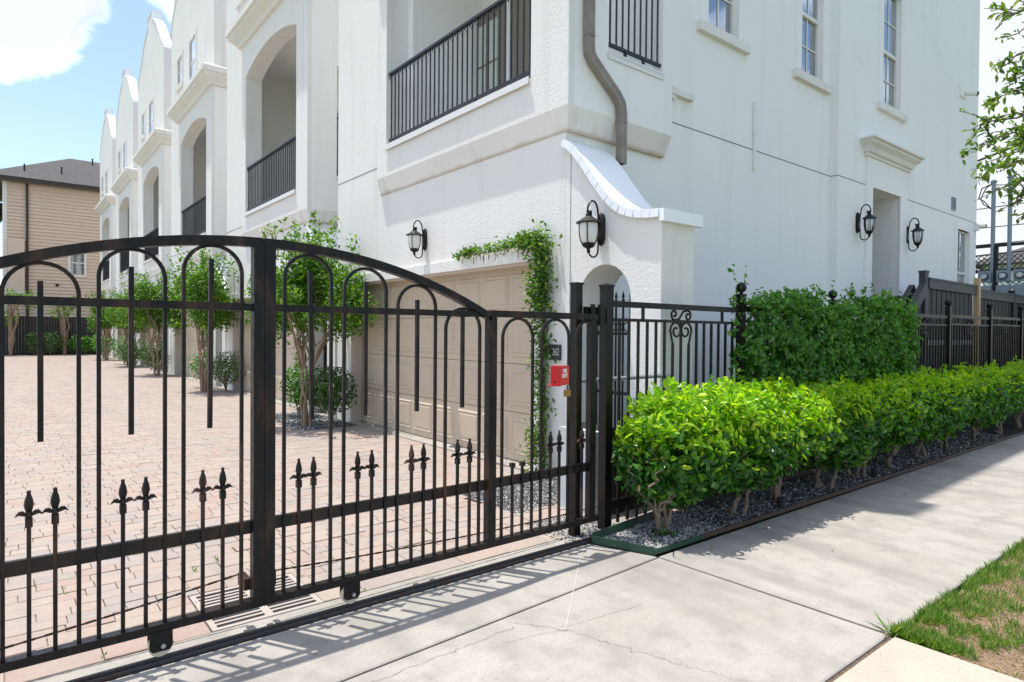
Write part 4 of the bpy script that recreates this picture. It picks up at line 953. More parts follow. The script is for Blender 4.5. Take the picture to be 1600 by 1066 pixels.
# ================================================================== SLIDING GATE
GY = 3.45
sg = thing('sliding_gate', (1.07, GY, 0), 'long black iron driveway gate with arched top, hoops and spears', 'gate')
R_ = 3.27; XA = 1.07
def arch_z(x): return 2.068-R_+math.sqrt(max(R_*R_-(x-XA)**2, 0))
XL, XR = 2*XA-2.56, 2.56
for (a, b) in ((XL, 1.058), (1.065, XR)):
    pts = [(x, arch_z(x)) for x in np.linspace(a, b, 16)]
    m = MB()
    for (x, z), (x2, z2) in zip(pts[:-1], pts[1:]): m.faces([(x, GY-.028, z-.028), (x, GY+.028, z-.028), (x, GY+.028, z+.02), (x, GY-.028, z+.02), (x2, GY-.028, z2-.028), (x2, GY+.028, z2-.028), (x2, GY+.028, z2+.02), (x2, GY-.028, z2+.02)], [(0, 1, 5, 4), (1, 2, 6, 5), (2, 3, 7, 6), (3, 0, 4, 7)])
    m.faces([(pts[0][0], GY-.028, pts[0][1]-.028), (pts[0][0], GY+.028, pts[0][1]-.028), (pts[0][0], GY+.028, pts[0][1]+.02), (pts[0][0], GY-.028, pts[0][1]+.02)], [(0, 1, 2, 3)])
    m.build('arched_rail', M_IRON, sg)
for (a, b) in ((-1.6, 1.013), (1.125, 2.54)): MB().box(a, b, GY-.016, GY+.016, 1.704, 1.742).build('middle_rail', M_IRON, sg)
for (a, b) in ((-1.6, XL), (2.562, 3.60)): MB().box(a, b, GY-.02, GY+.02, 1.706, 1.752).build('top_rail', M_IRON, sg)
for (a, b) in ((-1.6, 1.013), (1.125, 2.543), (2.607, 3.60)): MB().box(a, b, GY+.002, GY+.028, .535, .60).build('lower_rail', M_IRONRAIL, sg)
for (a, b) in ((-1.6, 1.064), (1.068, 3.62)): MB().box(a, b, GY-.026, GY+.026, .142, .182).build('bottom_rail', M_IRONRAIL, sg)
for (a, b, zt) in ((1.013, 1.066, 2.05), (1.0685, 1.125, 2.05)): MB().box(a, b, GY-.03, GY+.03, .15, zt).build('centre_post', M_IRON, sg)
MB().box(2.543, 2.607, GY-.028, GY+.028, .15, 1.71).build('panel_post', M_IRON, sg)
MB().box(3.515, 3.578, GY-.025, GY+.025, .182, 1.706).build('end_post', M_IRON, sg)
hoops = [(-.62, -.36), (-.28, -.06), (-.011, .259), (.335, .605), (.687, .960), (1.180, 1.444), (1.522, 1.787), (1.867, 2.134), (2.212, 2.481), (2.675, 2.948), (3.032, 3.303), (3.383, 3.515)]
apex = [None, None, 1.89, 1.98, 2.03, 2.02, 1.97, 1.89, 1.757, 1.70, 1.70, 1.70]
barsd = []; hangs = []; spears = []
BT = .0172
for i, (a, b) in enumerate(hoops):
    c = (a+b)/2; r = (b-a)/2; za = apex[i] or arch_z(c)-.03 
    if i == 11: c = 3.515; r = .132
    zs = za-r
    pts = [(a, GY, .18), (a, GY, 1.0), (a, GY, zs)]+[(c-r*math.cos(t), GY, zs+r*math.sin(t)) for t in np.linspace(.15, PI-.15 if i != 11 else PI/2, 13)]
    if i != 11: pts += [(b, GY, zs), (b, GY, 1.0), (b, GY, .18)]
    MB().tube(pts, BT*.70, 4).build('hoop', M_IRON if i % 4 else M_RUSTY, sg)
hang = [(-.49, 1.80), (-.17, 1.76), (.120, 1.81), (.463, 1.896), (.812, 1.96), (1.32, 1.935), (1.653, 1.893), (2.0, 1.80), (2.34, 1.755)]
for i, (x, z) in enumerate(hang):
    m = MB(); dx = [0, 0, 0, 0, -.006, .013, 0, 0, 0][i]; m.bar((x, GY-.003, z), (x+dx, GY-.003, 1.108), .0215, .0215, up=(0, 1, 0)); m.build('hanging_bar', M_IRON, sg)
def spear_mesh(m, h, cap=False):
    s = MB(); zt = h-.16
    s.bar((0, 0, .18), (0, 0, zt), .0165, .0165, up=(0, 1, 0))
    if cap: s.box(-.016, .016, -.016, .016, zt, zt+.03); return s.mesh('spear', m)
    s.box(-.0135, .0135, -.0135, .0135, zt-.02, zt+.02)
    s.lathe([(.010, .02), (.014, .03), (.010, .04), (.012, .05), (.0185, .075), (.015, .10), (.007, .125), (.009, .137), (0, .142)], (0, 0, zt), 8)
    for sg_ in (-1, 1):
        for ax in (0, 1):
            pr = [(.006, .038), (.022, .052), (.036, .05), (.050, .030), (.036, .036), (.022, .032), (.006, .026)]
            fn = (lambda a, b, d: (sg_*a, d, zt+b)) if ax == 0 else (lambda a, b, d: (d, sg_*a*.6, zt+b))
            s.prism(pr, [], fn, -.008, .008)
    return s.mesh('spear', m)
sm1 = spear_mesh(M_IRON, .92); sm2 = spear_mesh(M_RUSTY, .92); sm3 = spear_mesh(M_RUSTY, .82, True); sm4 = spear_mesh(M_RUSTY, .90)
for i, x in enumerate([-.56, -.44, -.23, -.12, .079, .172, .430, .524, .775, .869, 1.262, 1.345, 1.609, 1.699, 1.967, 2.053, 2.309, 2.405]): inst('spear', sm2 if i % 3 != 1 else sm1, sg, (x, GY, 0))
for x in (2.769, 2.859): inst('capped_bar', sm3, sg, (x, GY, 0))
for x in (3.126, 3.215, 3.451): inst('spear', sm4, sg, (x, GY, 0))
for xw in (.585, 1.565, -1.0):
    br = MB()
    for yy in (GY-.030, GY+.024): br.prism([(xw-.05, .150), (xw+.05, .150), (xw+.05, .070), (xw+.036, .052), (xw-.036, .052), (xw-.05, .070)], [], fY, yy, yy+.006)
    bo = br.build('wheel_bracket', M_IRON, sg)
    MB().tube([(xw, GY-.018, .074), (xw, GY+.018, .074)], .052, 24).build('wheel', M_NYLON, bo, smooth=True)
    MB().tube([(xw+.008, GY-.042, .078), (xw+.008, GY+.04, .078)], .011, 8).build('axle_bolt', M_GALV, bo)
MB().box(.985, 1.02, GY+.03, GY+.15, .225, .285).build('chain_bracket', M_IRON, sg); MB().box(1.125, 1.15, GY+.03, GY+.14, .22, .30).build('chain_bracket', M_IRON, sg)
for (p, q, sag, lab) in (((-2.5, 3.62, .12), (.995, 3.62, .27), .14, 'rusty drive chain left of the gate centre post'), ((1.14, 3.56, .27), (4.05, 3.62, .18), .06, 'rusty drive chain from the centre post to the motor')):
    N = 90; ch = MB()
    for i in range(N):
        t = i/N; t2 = (i+1.1)/N; f = lambda t: (p[0]+(q[0]-p[0])*t, p[1]+(q[1]-p[1])*t, p[2]+(q[2]-p[2])*t-sag*4*t*(1-t)*.5)
        ch.bar(f(t), f(t2), .010 if i % 2 else .006, .006 if i % 2 else .010)
    tag(ch.build('gate_chain', M_CHAIN), lab, 'chain')
dg = thing('drain_grate', (1.16, 3.88, 0), 'slotted cast drain grate set in the pavers behind the gate', 'grate')
MB().box(GR[0], GR[1], GR[2], GR[3], -.0178, -.0165).build('drain_dark_plate', M_BLACKHOLE, dg)  # flat black plate above the sand; its colour paints the pit's darkness
f = MB(); x0, x1, y0, y1 = GR
xm = (x0+x1)/2; ym = (y0+y1)/2
f.box(x0, x0+.03, y0, y1, -.016, .002).box(x1-.03, x1, y0, y1, -.016, .002).box(x0+.03, x1-.03, y0, y0+.03, -.016, .002).box(x0+.03, x1-.03, y1-.03, y1, -.016, .002).box(xm-.022, xm+.022, y0+.03, y1-.03, -.016, .002).box(x0+.03, xm-.022, ym-.025, ym+.025, -.016, .0015).box(xm+.022, x1-.03, ym-.025, ym+.025, -.016, .0015)
f.build('grate_frame', M_GRATE, dg)
for ix, (a, b) in enumerate(((x0+.03, xm-.022), (xm+.022, x1-.03))):
    for (c, d) in ((y0+.03, ym-.025), (ym+.025, y1-.03)):
        for k in range(1, 5):
            yy = c+(d-c)*k/5; MB().box(a, b, yy-.0105, yy+.0105, -.016, .001).build('grate_bar', M_GRATE, dg)

gp = thing('gate_guide_post', (3.455, 3.62, 0), 'dark steel guide post standing just behind the gate end', 'post')
MB().box(3.487, 3.555, 3.56, 3.628, -.03, 1.985).build('post', M_FENCEMET, gp); MB().box(3.480, 3.562, 3.553, 3.635, 1.985, 2.0).build('post_cap', M_FENCEMET, gp)
[MB().tube([(xr, 3.50, 1.66), (xr, 3.50, 1.83)], .020, 12).build('guide_roller', M_FENCEMET, gp, smooth=True) for xr in (3.61, 3.69)]; MB().box(3.56, 3.78, 3.525, 3.56, 1.68, 1.81).build('roller_plate', M_FENCEMET, gp)

# gate motor cover and black cabinet behind the fence
gm = thing('gate_operator', (4.3, 3.95, 0), 'grey gate motor housing with sloped dark lid behind the fence', 'gate motor')
MB().prism([(4.0, -.02), (4.60, -.02), (4.60, .58), (4.22, .72), (4.0, .74)], [], fY, 3.86, 4.3).build('housing', M_MOTOR, gm)
MB().prism([(4.15, .72), (4.80, .40), (4.83, .44), (4.17, .78)], [], fY, 3.80, 4.32).build('lid', M_RUBBER, gm)
MB().box(4.20, 4.80, 3.80, 3.855, .02, .56).build('side_panel', M_RUBBER, gm)
MB().box(4.06, 4.14, 3.851, 3.859, .46, .60).build('label_sticker', M_WHITE, gm)

# ================================================================== IRON FENCE
FY = 3.56
fence = thing('iron_fence', (3.83, FY, 0), 'black iron picket fence with scrolls and ball-topped posts behind the hedge', 'fence')
posts = [3.83, 5.80, 7.78, 9.76, 11.74, 13.86, 15.85, 17.8, 19.8]
def fz(x): return 0.010*(x-3.83)
for i, x in enumerate(posts):
    hw = .040 if i == 0 else .034; p = MB().box(x-hw, x+hw, FY-hw, FY+hw, -.03, (1.98 if i == 0 else 1.97)+fz(x)); po = p.build('fence_post', M_FENCEMET, fence)
    if i == 0: MB().box(x-.046, x+.046, FY-.046, FY+.046, 1.98, 1.995).faces([(x-.046, FY-.046, 1.995), (x+.046, FY-.046, 1.995), (x+.046, FY+.046, 1.995), (x-.046, FY+.046, 1.995), (x, FY, 2.015)], [(0, 1, 4), (1, 2, 4), (2, 3, 4), (3, 0, 4)]).build('post_cap', M_FENCEMET, po)
    else:
        z = 1.97+fz(x); MB().box(x-.04, x+.04, FY-.04, FY+.04, z, z+.02).lathe([(.018, .02), (.018, .035), (.04, .05), (.052, .075), (.052, .095), (.04, .12), (.018, .135), (0, .14)], (x, FY, z), 12).build('ball_cap', M_FENCEMET, po, smooth=True)
def spiral(c, r0, turns, t0, dirn, n=16):
    return [(c[0]+r0*(1-.75*k/n)*math.cos(t0+dirn*turns*2*PI*k/n), FY, c[1]+r0*(1-.75*k/n)*math.sin(t0+dirn*turns*2*PI*k/n)) for k in range(n+1)]
pick = {}
for i in range(len(posts)-1):
    a, b = posts[i]+.04, posts[i+1]-.034; zo = fz((a+b)/2)
    for (z, w, h) in ((1.835, .028, .05), (1.705, .028, .026), (.18, .028, .07)): MB().box(a, b, FY-w/2, FY+w/2, z-h/2+zo, z+h/2+zo).build('fence_rail', M_FENCEMET, fence)
    n = 16
    me = pick.setdefault('p', MB().bar((0, 0, .02), (0, 0, 1.70), .0195, .0195, up=(0, 1, 0)).mesh('picket', M_FENCEMET))
    ms = pick.setdefault('s', MB().bar((0, 0, .02), (0, 0, 1.50), .0195, .0195, up=(0, 1, 0)).mesh('picket', M_FENCEMET))
    for k in range(1, n):
        x = a+(b-a)*k/n; inst('picket', ms if k in (n//2-1, n//2+1) else me, fence, (x, FY, zo))
    for k in (3, n-3): x = a+(b-a)*(k+.5)/n; MB().box(x-.012, x+.012, FY-.01, FY+.01, 1.715+zo, 1.812+zo).build('stay', M_FENCEMET, fence)
    c = (a+b)/2; dx = (b-a)/n; s = MB()
    for sg_ in (-1, 1):
        s.tube([(c+sg_*dx, FY, 1.50+zo)]+[(c+sg_*(dx*1.15), FY, 1.55+zo), (c+sg_*dx*1.25, FY, 1.60+zo)]+[(q[0], q[1], q[2]) for q in spiral((c+sg_*dx*.60, 1.62+zo), dx*.74, 1.35, (0 if sg_ > 0 else PI), sg_, 18)], .010, 6)
    s.tube(spiral((c-dx*.85, 1.768+zo), .052, 1.2, -1.2, -1, 14)[::-1]+[(c-.03, FY, 1.728+zo), (c+.03, FY, 1.795+zo)]+spiral((c+dx*.85, 1.758+zo), .052, 1.2, 1.9, -1, 14), .010, 6)
    s.build('scrollwork', M_FENCEMET, fence)

# bed edging
ed = thing('bed_edging', (3.66, 2.91, 0), 'green metal bed edging, rusting along the sidewalk', 'edging')
MB().bar((3.49, 3.365, .035), (3.66, 2.915, .028), .014, .056).build('edging_strip', M_EDGE, ed)
MB().bar((3.655, 2.912, .024), (9.5, 2.895, .018), .012, .036).build('edging_strip', M_EDGE, ed)
MB().bar((9.5, 2.895, .018), (22, 2.89, .016), .012, .032).build('edging_strip', M_EDGE, ed)
MB().bar((3.49, 3.365, .038), (4.6, 3.47, .05), .014, .09).build('edging_strip', M_EDGE, ed)
tag(MB().lathe([(.03, 0), (.03, .05), (.034, .055), (.034, .09), (.02, .095), (0, .095)], (5.55, 2.98, .02), 10).build('bed_spotlight', M_RUBBER), 'small black spotlight in the bed under the hedge', 'spotlight')
tag(MB().lathe([(.03, 0), (.03, .05), (.034, .055), (.034, .09), (.02, .095), (0, .095)], (7.6, 2.99, .02), 10).build('bed_spotlight', M_RUBBER), 'small black spotlight near the sidewalk shadow corner', 'spotlight')

# ================================================================== PLANTS
def branches(mb, base, tips, r0, r1, wobble=.04, n=6, seed=0):
    r = np.random.default_rng(seed)
    for tp in tips:
        pts = []; rs = []
        for i in range(n+1):
            t = i/n; p = Vector(base).lerp(Vector(tp), t); p.z = base[2]+(tp[2]-base[2])*(t**.85)
            if 0 < i: p += Vector((r.normal(0, wobble), r.normal(0, wobble), r.normal(0, wobble*.5)))*min(1, t*2)
            pts.append(p); rs.append(r0+(r1-r0)*t)
        mb.tube(pts, rs, 6)
hx = [4.10, 5.02, 5.78, 6.66, 7.50, 8.38, 9.30, 10.35, 11.5, 12.7, 13.9, 15.2]
hlab = ['first hedge shrub, bright green, at the corner of the green edging', 'second hedge shrub from the gate, with a thick forked trunk', 'third hedge shrub from the gate, at the edge of the house shadow',
        'fourth hedge shrub from the gate, first in the house shadow', 'fifth hedge shrub from the gate, where bare branches show', 'sixth hedge shrub from the gate, near the sidewalk shadow corner']
for i, x in enumerate(hx):
    lab = hlab[i] if i < len(hlab) else ('seventh', 'eighth', 'ninth', 'tenth', 'eleventh', 'twelfth')[i-6]+' hedge shrub from the gate, in the house shadow'
    r = thing('hedge_shrub', (x, 3.17, 0), lab, 'shrub', 'clipped hedge shrubs along the sidewalk')
    nx = (hx[i+1]-x) if i+1 < len(hx) else 1.2
    x0 = 3.84 if i == 0 else (hx[i-1]+x)/2-.08; x1 = x+nx/2+.08
    jr = np.random.default_rng(500+i)
    zb, zt = (.30, 1.01) if i == 0 else ((.38, .34, .47, .33, .44)[i % 5], 1.0 if i < 3 else .98)
    zt += jr.uniform(-.035, .035); yc = 3.13+jr.uniform(-.05, .05); x0 += jr.uniform(-.05, .07); x1 += jr.uniform(-.07, .05)
    n = [6800, 6200, 5600, 5400, 5000, 4600, 4200, 3800, 3400, 3000, 2600, 2400][i]
    P, N = box_crown(((x0+x1)/2, yc, (zb+zt)/2), ((x1-x0)/2, .36+jr.uniform(-.03, .05), (zt-zb)/2), n, 40+i, 2.9, .72, .15)
    keep = P[:, 1] < 3.50; P, N = P[keep], N[keep]
    top = P[:, 2] > zt-.12; N[top] += np.array([0, 0, .6])
    if i == 0:
        P2, N2 = box_crown((4.10, 3.06, .24), (.17, .14, .24), 700, 77, 2.2, .6, .25); P = np.vstack([P, P2]); N = np.vstack([N, N2])
    k = rng.random(len(P)); N = N+np.array([0, 0, .35])
    # young shoots standing proud of the clipped top
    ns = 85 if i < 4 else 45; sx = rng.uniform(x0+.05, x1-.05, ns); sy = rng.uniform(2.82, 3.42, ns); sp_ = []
    for a, b in zip(sx, sy):
        hs = rng.uniform(.4, 1.9)
        for q in range(6): sp_.append((a+rng.normal(0, .012), b+rng.normal(0, .012), zt-.05+q*.022*hs))
    sp_ = np.array(sp_); P = np.vstack([P, sp_]); N = np.vstack([N, rng.normal(0, .7, (len(sp_), 3))+np.array([0, 0, .9])])
    P, N = P[::5], N[::5]
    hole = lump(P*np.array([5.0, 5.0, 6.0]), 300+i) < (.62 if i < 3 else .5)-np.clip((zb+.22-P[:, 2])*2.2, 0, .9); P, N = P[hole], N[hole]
    P, N = sprigs(P, N, 7, .085, 900+i)
    hi = (P[:, 2] > zt-(.30 if i < 3 else .15)+rng.normal(0, .10, len(P)))  # bright young band thinned on shadowed shrubs, putting house shade into the leaf colour
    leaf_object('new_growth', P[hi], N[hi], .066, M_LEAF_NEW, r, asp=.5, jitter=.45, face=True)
    lo = ~hi; old = lo & (rng.random(len(P)) < .035)
    leaf_object('spent_leaves', P[old], N[old], .05, M_LEAF_SPENT, r, asp=.45, jitter=.8, face=True)
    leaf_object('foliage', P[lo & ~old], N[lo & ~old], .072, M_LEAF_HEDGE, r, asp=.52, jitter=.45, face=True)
    tb = MB(); rr = np.random.default_rng(i)
    for q in range(int(rr.integers(2, 4))):
        b0 = (x+rr.normal(0, .035), 3.15+rr.normal(0, .035), -.01); mid = (b0[0]+rr.uniform(-.14, .14), b0[1]+rr.uniform(-.10, .08), rr.uniform(.20, .36))
        branches(tb, b0, [mid], rr.uniform(.017, .026), .015, .014, 6, i*31+q)
        for k_ in range(int(rr.integers(3, 6))):
            up = mid if k_ < 2 else (mid[0]+rr.uniform(-.03, .03), mid[1], mid[2]-rr.uniform(0, .1))
            branches(tb, up, [(mid[0]+rr.uniform(-.34, .34), 3.10+rr.uniform(-.30, .22), zb+rr.uniform(.08, .45))], .011, .004, .022, 7, i*31+q*7+k_)
    if i in (4, 5):
        for k_ in range(6): branches(tb, (x+.05, 3.05, .30), [(x+rr.uniform(-.1, .42), 2.80+rr.uniform(-.05, .08), rr.uniform(.55, .92))], .012, .004, .02, 7, 700+k_+i)
    if i == 0: branches(tb, (x, 3.15, .05), [(3.86, 3.05, .72), (3.92, 3.12, .85), (4.20, 2.92, .78)], .014, .006, .02, 9, 5)
    for q in range(3):
        a = rr.uniform(0, 6.28); branches(tb, (x, 3.15, .05), [(x+.12*math.cos(a), 3.15+.12*math.sin(a), -.012)], .018, .008, .008, 4, i*9+q)
    tb.build('trunk', M_BARK2, r, smooth=True)

for j, (x0, x1, y0, y1, zb, zt, lab, seed) in enumerate([(5.88, 7.75, 3.36, 3.66, .62, 1.98, 'left half of the dark green vine smothering the iron fence', 3), (7.85, 9.85, 3.34, 3.66, .72, 2.0, 'right half of the dark green vine, by the black wooden stair', 8)]):
    r = thing('fence_vine', ((x0+x1)/2, FY, 0), lab, 'vine', 'dark vines over the iron fence')
    P, N = box_crown(((x0+x1)/2, (y0+y1)/2, (zb+zt)/2), ((x1-x0)/2, .19, (zt-zb)/2), 2900, seed, 3.6, .7, .22)
    hole = lump(P*np.array([4, 4, 4.]), 410+j) < .62; P, N = P[hole], N[hole]
    P, N = sprigs(P, N, 7, .07, seed+5); N = N+np.array([0, -.3, .1])
    ext = []
    for _ in range(26):                                    # loose runners over the top and ends
        a = rng.uniform(x0-.25, x1+.2); b = rng.uniform(3.4, 3.62); h = rng.uniform(.05, .28) if rng.random() < .35 else rng.uniform(.02, .12); lx = rng.uniform(-.2, .2)
        for t in np.linspace(0, 1, 12): ext.append((a+lx*t, b, zt-.08+h*t*1.4+rng.normal(0, .01)))
    for _ in range(16):
        a = x0+rng.uniform(-.22, .05) if j == 0 else x1+rng.uniform(-.05, .25); z = rng.uniform(zb, zt-.1)
        for t in np.linspace(0, 1, 9): ext.append((a+.12*t*(-1 if j == 0 else 1), 3.50+rng.normal(0, .02), z-.12*t*t))
    ext = np.array(ext); P = np.vstack([P, ext]); N = np.vstack([N, rng.normal(0, 1, (len(ext), 3))])
    leaf_object('foliage', P, N, .052, M_LEAF_JAS, r, asp=.70, jitter=.4, face=True)
    tb = MB(); rr = np.random.default_rng(seed)
    for q in range(9):
        a = rr.uniform(x0+.1, x1-.1); branches(tb, (a, 3.55, -.01), [(a+rr.uniform(-.4, .4), 3.5, rr.uniform(1.2, zt))], .012, .004, .04, 8, seed*20+q)
    tb.build('stem', M_VINEBARK, r)

# climbing vine on the garage corner
r = thing('garage_vine', (4.72, 5.36, 0), 'leafy green vine climbing the garage corner and lintel', 'vine')
P = []; rr = np.random.default_rng(12)
def vine_seg(p0, p1, w, n, out=.08):
    for _ in range(n):
        t = rr.random(); b = Vector(p0).lerp(Vector(p1), t); P.append((b.x-abs(rr.normal(0, out)), b.y+rr.normal(0, w), b.z+rr.normal(0, w*.8)))
vine_seg((4.73, 5.36, .12), (4.73, 5.36, .5), .085, 420); vine_seg((4.72, 5.34, .5), (4.73, 5.33, 1.2), .06, 360, .05); vine_seg((4.72, 5.33, 1.2), (4.73, 5.38, 2.0), .065, 500, .05)
vine_seg((4.72, 5.36, 1.9), (4.72, 5.34, 2.70), .085, 1150, .075); vine_seg((4.72, 5.4, 2.64), (4.72, 5.75, 2.68), .06, 360, .065); vine_seg((4.72, 5.7, 2.66), (4.72, 6.2, 2.64), .045, 190, .05); vine_seg((4.72, 6.2, 2.64), (4.72, 7.1, 2.62), .03, 200, .04); vine_seg((4.72, 6.6, 2.63), (4.72, 6.9, 2.64), .04, 120, .04)
for _ in range(14):
    z0 = rr.uniform(.6, 2.4); 
    for t in np.linspace(0, 1, 7): P.append((4.70-.05*t, 5.30-(.26*t if rr.random() < .6 else -.22*t), z0+.05*math.sin(t*3)))
P = np.array(P); leaf_object('foliage', P, rr.normal(0, .8, (len(P), 3))+np.array([-.7, 0, -.1]), .058, M_LEAF_VINE, r, asp=.52, jitter=.3)
tb = MB(); branches(tb, (4.74, 5.36, 0), [(4.74, 5.37, 2.6), (4.735, 5.33, 2.65), (4.735, 5.40, 2.3)], .016, .008, .015, 14, 3); branches(tb, (4.735, 5.40, 2.62), [(4.73, 7.1, 2.61)], .008, .004, .012, 14, 4)
for q in range(26): a = rr.uniform(5.5, 7.1); tb.tube([(4.722, a, 2.61), (4.719, a+rr.normal(0, .02), 2.57-rr.uniform(0, .09))], .003, 4)
tb.build('stem', M_VINEBARK, r)

def myrtle(loc, label, seed, scale=1.0, n=9800):
    r = thing('myrtle_tree', loc, label, 'tree', 'crape myrtles along the driveway'); rr = np.random.default_rng(seed); x, y, z0 = loc; s = scale
    cs = []; rad = []
    for _ in range(26):
        t = rr.uniform(0, 6.28); d = rr.uniform(.1, 1.0)*s; cs.append((x+.75*d*math.cos(t), y+1.05*d*math.sin(t), 1.75*s+rr.uniform(0, 1.15)*s*(1-.3*d))); rad.append(rr.uniform(.22, .42)*s)
    P, N = clump_crown(cs, rad, n, seed)
    sh = []
    for _ in range(34):
        t = rr.uniform(0, 6.28); d = rr.uniform(.05, .95)*s; a, b = x+.75*d*math.cos(t), y+1.05*d*math.sin(t); zz = 2.55*s+rr.uniform(0, .35)*s
        for q in range(26): sh.append((a+rr.normal(0, .03)+.1*(q/26)*math.cos(t), b+rr.normal(0, .03)+.1*(q/26)*math.sin(t), zz+q*.022*s))
    for _ in range(14):
        t = rr.uniform(0, 6.28); zz = rr.uniform(1.3, 2.2)*s
        for q in range(20): d = (.5+.035*q)*s; sh.append((x+.75*d*math.cos(t)+rr.normal(0, .025), y+d*math.sin(t)+rr.normal(0, .025), zz+.004*q+rr.normal(0, .025)))
    sh = np.array(sh); P = np.vstack([P, sh]); N = np.vstack([N, rr.normal(0, 1, (len(sh), 3))+np.array([0, 0, .5])])
    leaf_object('crown', P, N+np.array([0, 0, .2]), .082*s, M_LEAF_MYR, r, asp=.55, jitter=.5, face=True)
    tb = MB()
    for q in range(5):
        t = q*1.26+rr.uniform(-.3, .3); bx, by = x+.07*math.cos(t), y+.07*math.sin(t); fx_, fy_ = x+.13*math.cos(t), y+.2*math.sin(t)
        mid = (fx_+rr.normal(0, .04), fy_+rr.normal(0, .04), 1.0*s); branches(tb, (bx, by, -.01), [mid], (.027)*s, .020*s, .018, 7, seed+q)
        tips = [cs[int(rr.integers(0, len(cs)))] for _ in range(4)]; branches(tb, mid, tips, .017*s, .006, .03, 6, seed+30+q)
    tb.build('trunk', M_BARK, r, smooth=True); return r
m0 = myrtle((3.95, 10.45, 0), 'nearest crape myrtle with pale multiple trunks left of the corner garage', 101)
m1 = myrtle((4.05, 17.9, 0), 'second crape myrtle along the driveway, seen left of the gate post', 202, 1.08)
copy_thing(m1, (4.15, 25.1, 0), 'third crape myrtle along the driveway', 1.1); copy_thing(m0, (4.25, 32.2, 0), 'fourth crape myrtle along the driveway', 2.3); copy_thing(m1, (4.15, 39.3, 0), 'fifth crape myrtle, close to the far end of the row', 4.0)
def tall_trunk(loc, label, seed, crown):
    r = thing('fence_tree', loc, label, 'tree', 'trees in front of the dark board fence'); x, y, z = loc; rr = np.random.default_rng(seed)
    tb = MB(); branches(tb, (x, y, 0), [(x+rr.uniform(-.45, .45), y+rr.uniform(-.3, .3), 3.2) for _ in range(5)], .075, .04, .05, 8, seed); tb.build('trunk', M_BARK, r, smooth=True)
    cs = [(x+rr.uniform(-crown, crown), y+rr.uniform(-.6, .6), 2.7+rr.uniform(-.6, .9)) for _ in range(12)]
    P, N = clump_crown(cs, [crown*.42]*12, int(1500*crown), seed); leaf_object('crown', P, N, .13, M_LEAF_MYR, r, asp=.5); return r
tall_trunk((2.9, 48.0, 0), 'bare pale-trunked tree against the dark board fence', 5, .55); tall_trunk((.25, 47.8, 0), 'leafy tree at the left end of the dark board fence', 6, 1.15)
def bush(loc, label, h, n, seed, group='small bushes along the driveway', leaf=.05, m=None):
    r = thing('bush', loc, label, 'bush', group); x, y, z = loc; P, N = box_crown((x, y, h[2]+.28), h, n, seed, 2.6, .7, .40)
    leaf_object('foliage', P, N+np.array([0, 0, .3]), leaf*1.15, m or M_LEAF_BUSH, r, asp=.55, jitter=.5, face=True); tb = MB(); rr = np.random.default_rng(seed)
    branches(tb, (x, y, -.01), [(x+rr.uniform(-.6, .6)*h[0], y+rr.uniform(-.6, .6)*h[1], h[2]+rr.uniform(.1, .4)) for _ in range(7)], .014, .006, .02, 5, seed); tb.build('stem', M_BARK2, r); return r
bush((4.28, 11.72, 0), 'light green leggy bush left of the nearest myrtle trunk', (.26, .36, .32), 1400, 21, m=M_LEAF_HEDGE)
bush((4.30, 9.98+.28, 0), 'rounded dark bush right of the nearest myrtle, at the garage corner', (.30, .48, .34), 2600, 22)
bush((4.5, 17.2+.35, 0), 'square dark bush beside the second myrtle trunk', (.30, .5, .34), 1600, 23); bush((4.2, 25.0+.9, 0), 'dark bush beside the third myrtle trunk', (.35, .6, .38), 1200, 24, leaf=.07); bush((4.3, 19.3, 0), 'bright bush behind the second myrtle trunk', (.3, .45, .34), 1000, 27, m=M_LEAF_HEDGE)
bush((4.3, 31.0, 0), 'dark bush beside the fourth myrtle trunk', (.4, .6, .4), 900, 25, leaf=.08); bush((4.3, 34.0, 0), 'bright bush past the fourth myrtle trunk', (.4, .8, .45), 900, 26, leaf=.08, m=M_LEAF_HEDGE); bush((4.2, 41.2, 0), 'bright bush past the fifth myrtle trunk', (.45, .9, .5), 900, 28, leaf=.1, m=M_LEAF_HEDGE)
bush((2.15, 47.9, 0), 'rounded dark bush against the board fence, left of the bare tree', (.55, .4, .55), 900, 31, 'bushes before the board fence', .1); bush((1.35, 47.9, 0), 'small dark bush at the left against the board fence', (.35, .35, .5), 600, 32, 'bushes before the board fence', .1); bush((3.95, 47.7, 0), 'low bright clipped bush at the right end of the board fence', (.85, .45, .42), 1500, 33, 'bushes before the board fence', .1, M_LEAF_HEDGE)

# slim columns of vine beside the other garages
for k, lab in ((1, 'thin vine climbing beside the second garage'), (2, 'thin vine climbing beside the third garage'), (3, 'thin vine climbing beside the fourth garage')):
    yy = 5.30+k*YP; r = thing('garage_vine', (4.72, yy, 0), lab, 'vine', 'vines climbing beside the garages'); rr = np.random.default_rng(60+k); n = 900
    P = np.stack([4.72-np.abs(rr.normal(0, .06, n)), yy+rr.normal(0, .09, n), rr.uniform(.05, 2.5, n)], 1); leaf_object('foliage', P, rr.normal(0, 1, (n, 3))+np.array([-.5, 0, 0]), .075, M_LEAF_BUSH, r); MB().tube([(4.74, yy, 0), (4.74, yy+.03, 1.2), (4.74, yy-.02, 2.4)], .012, 5).build('stem', M_VINEBARK, r)

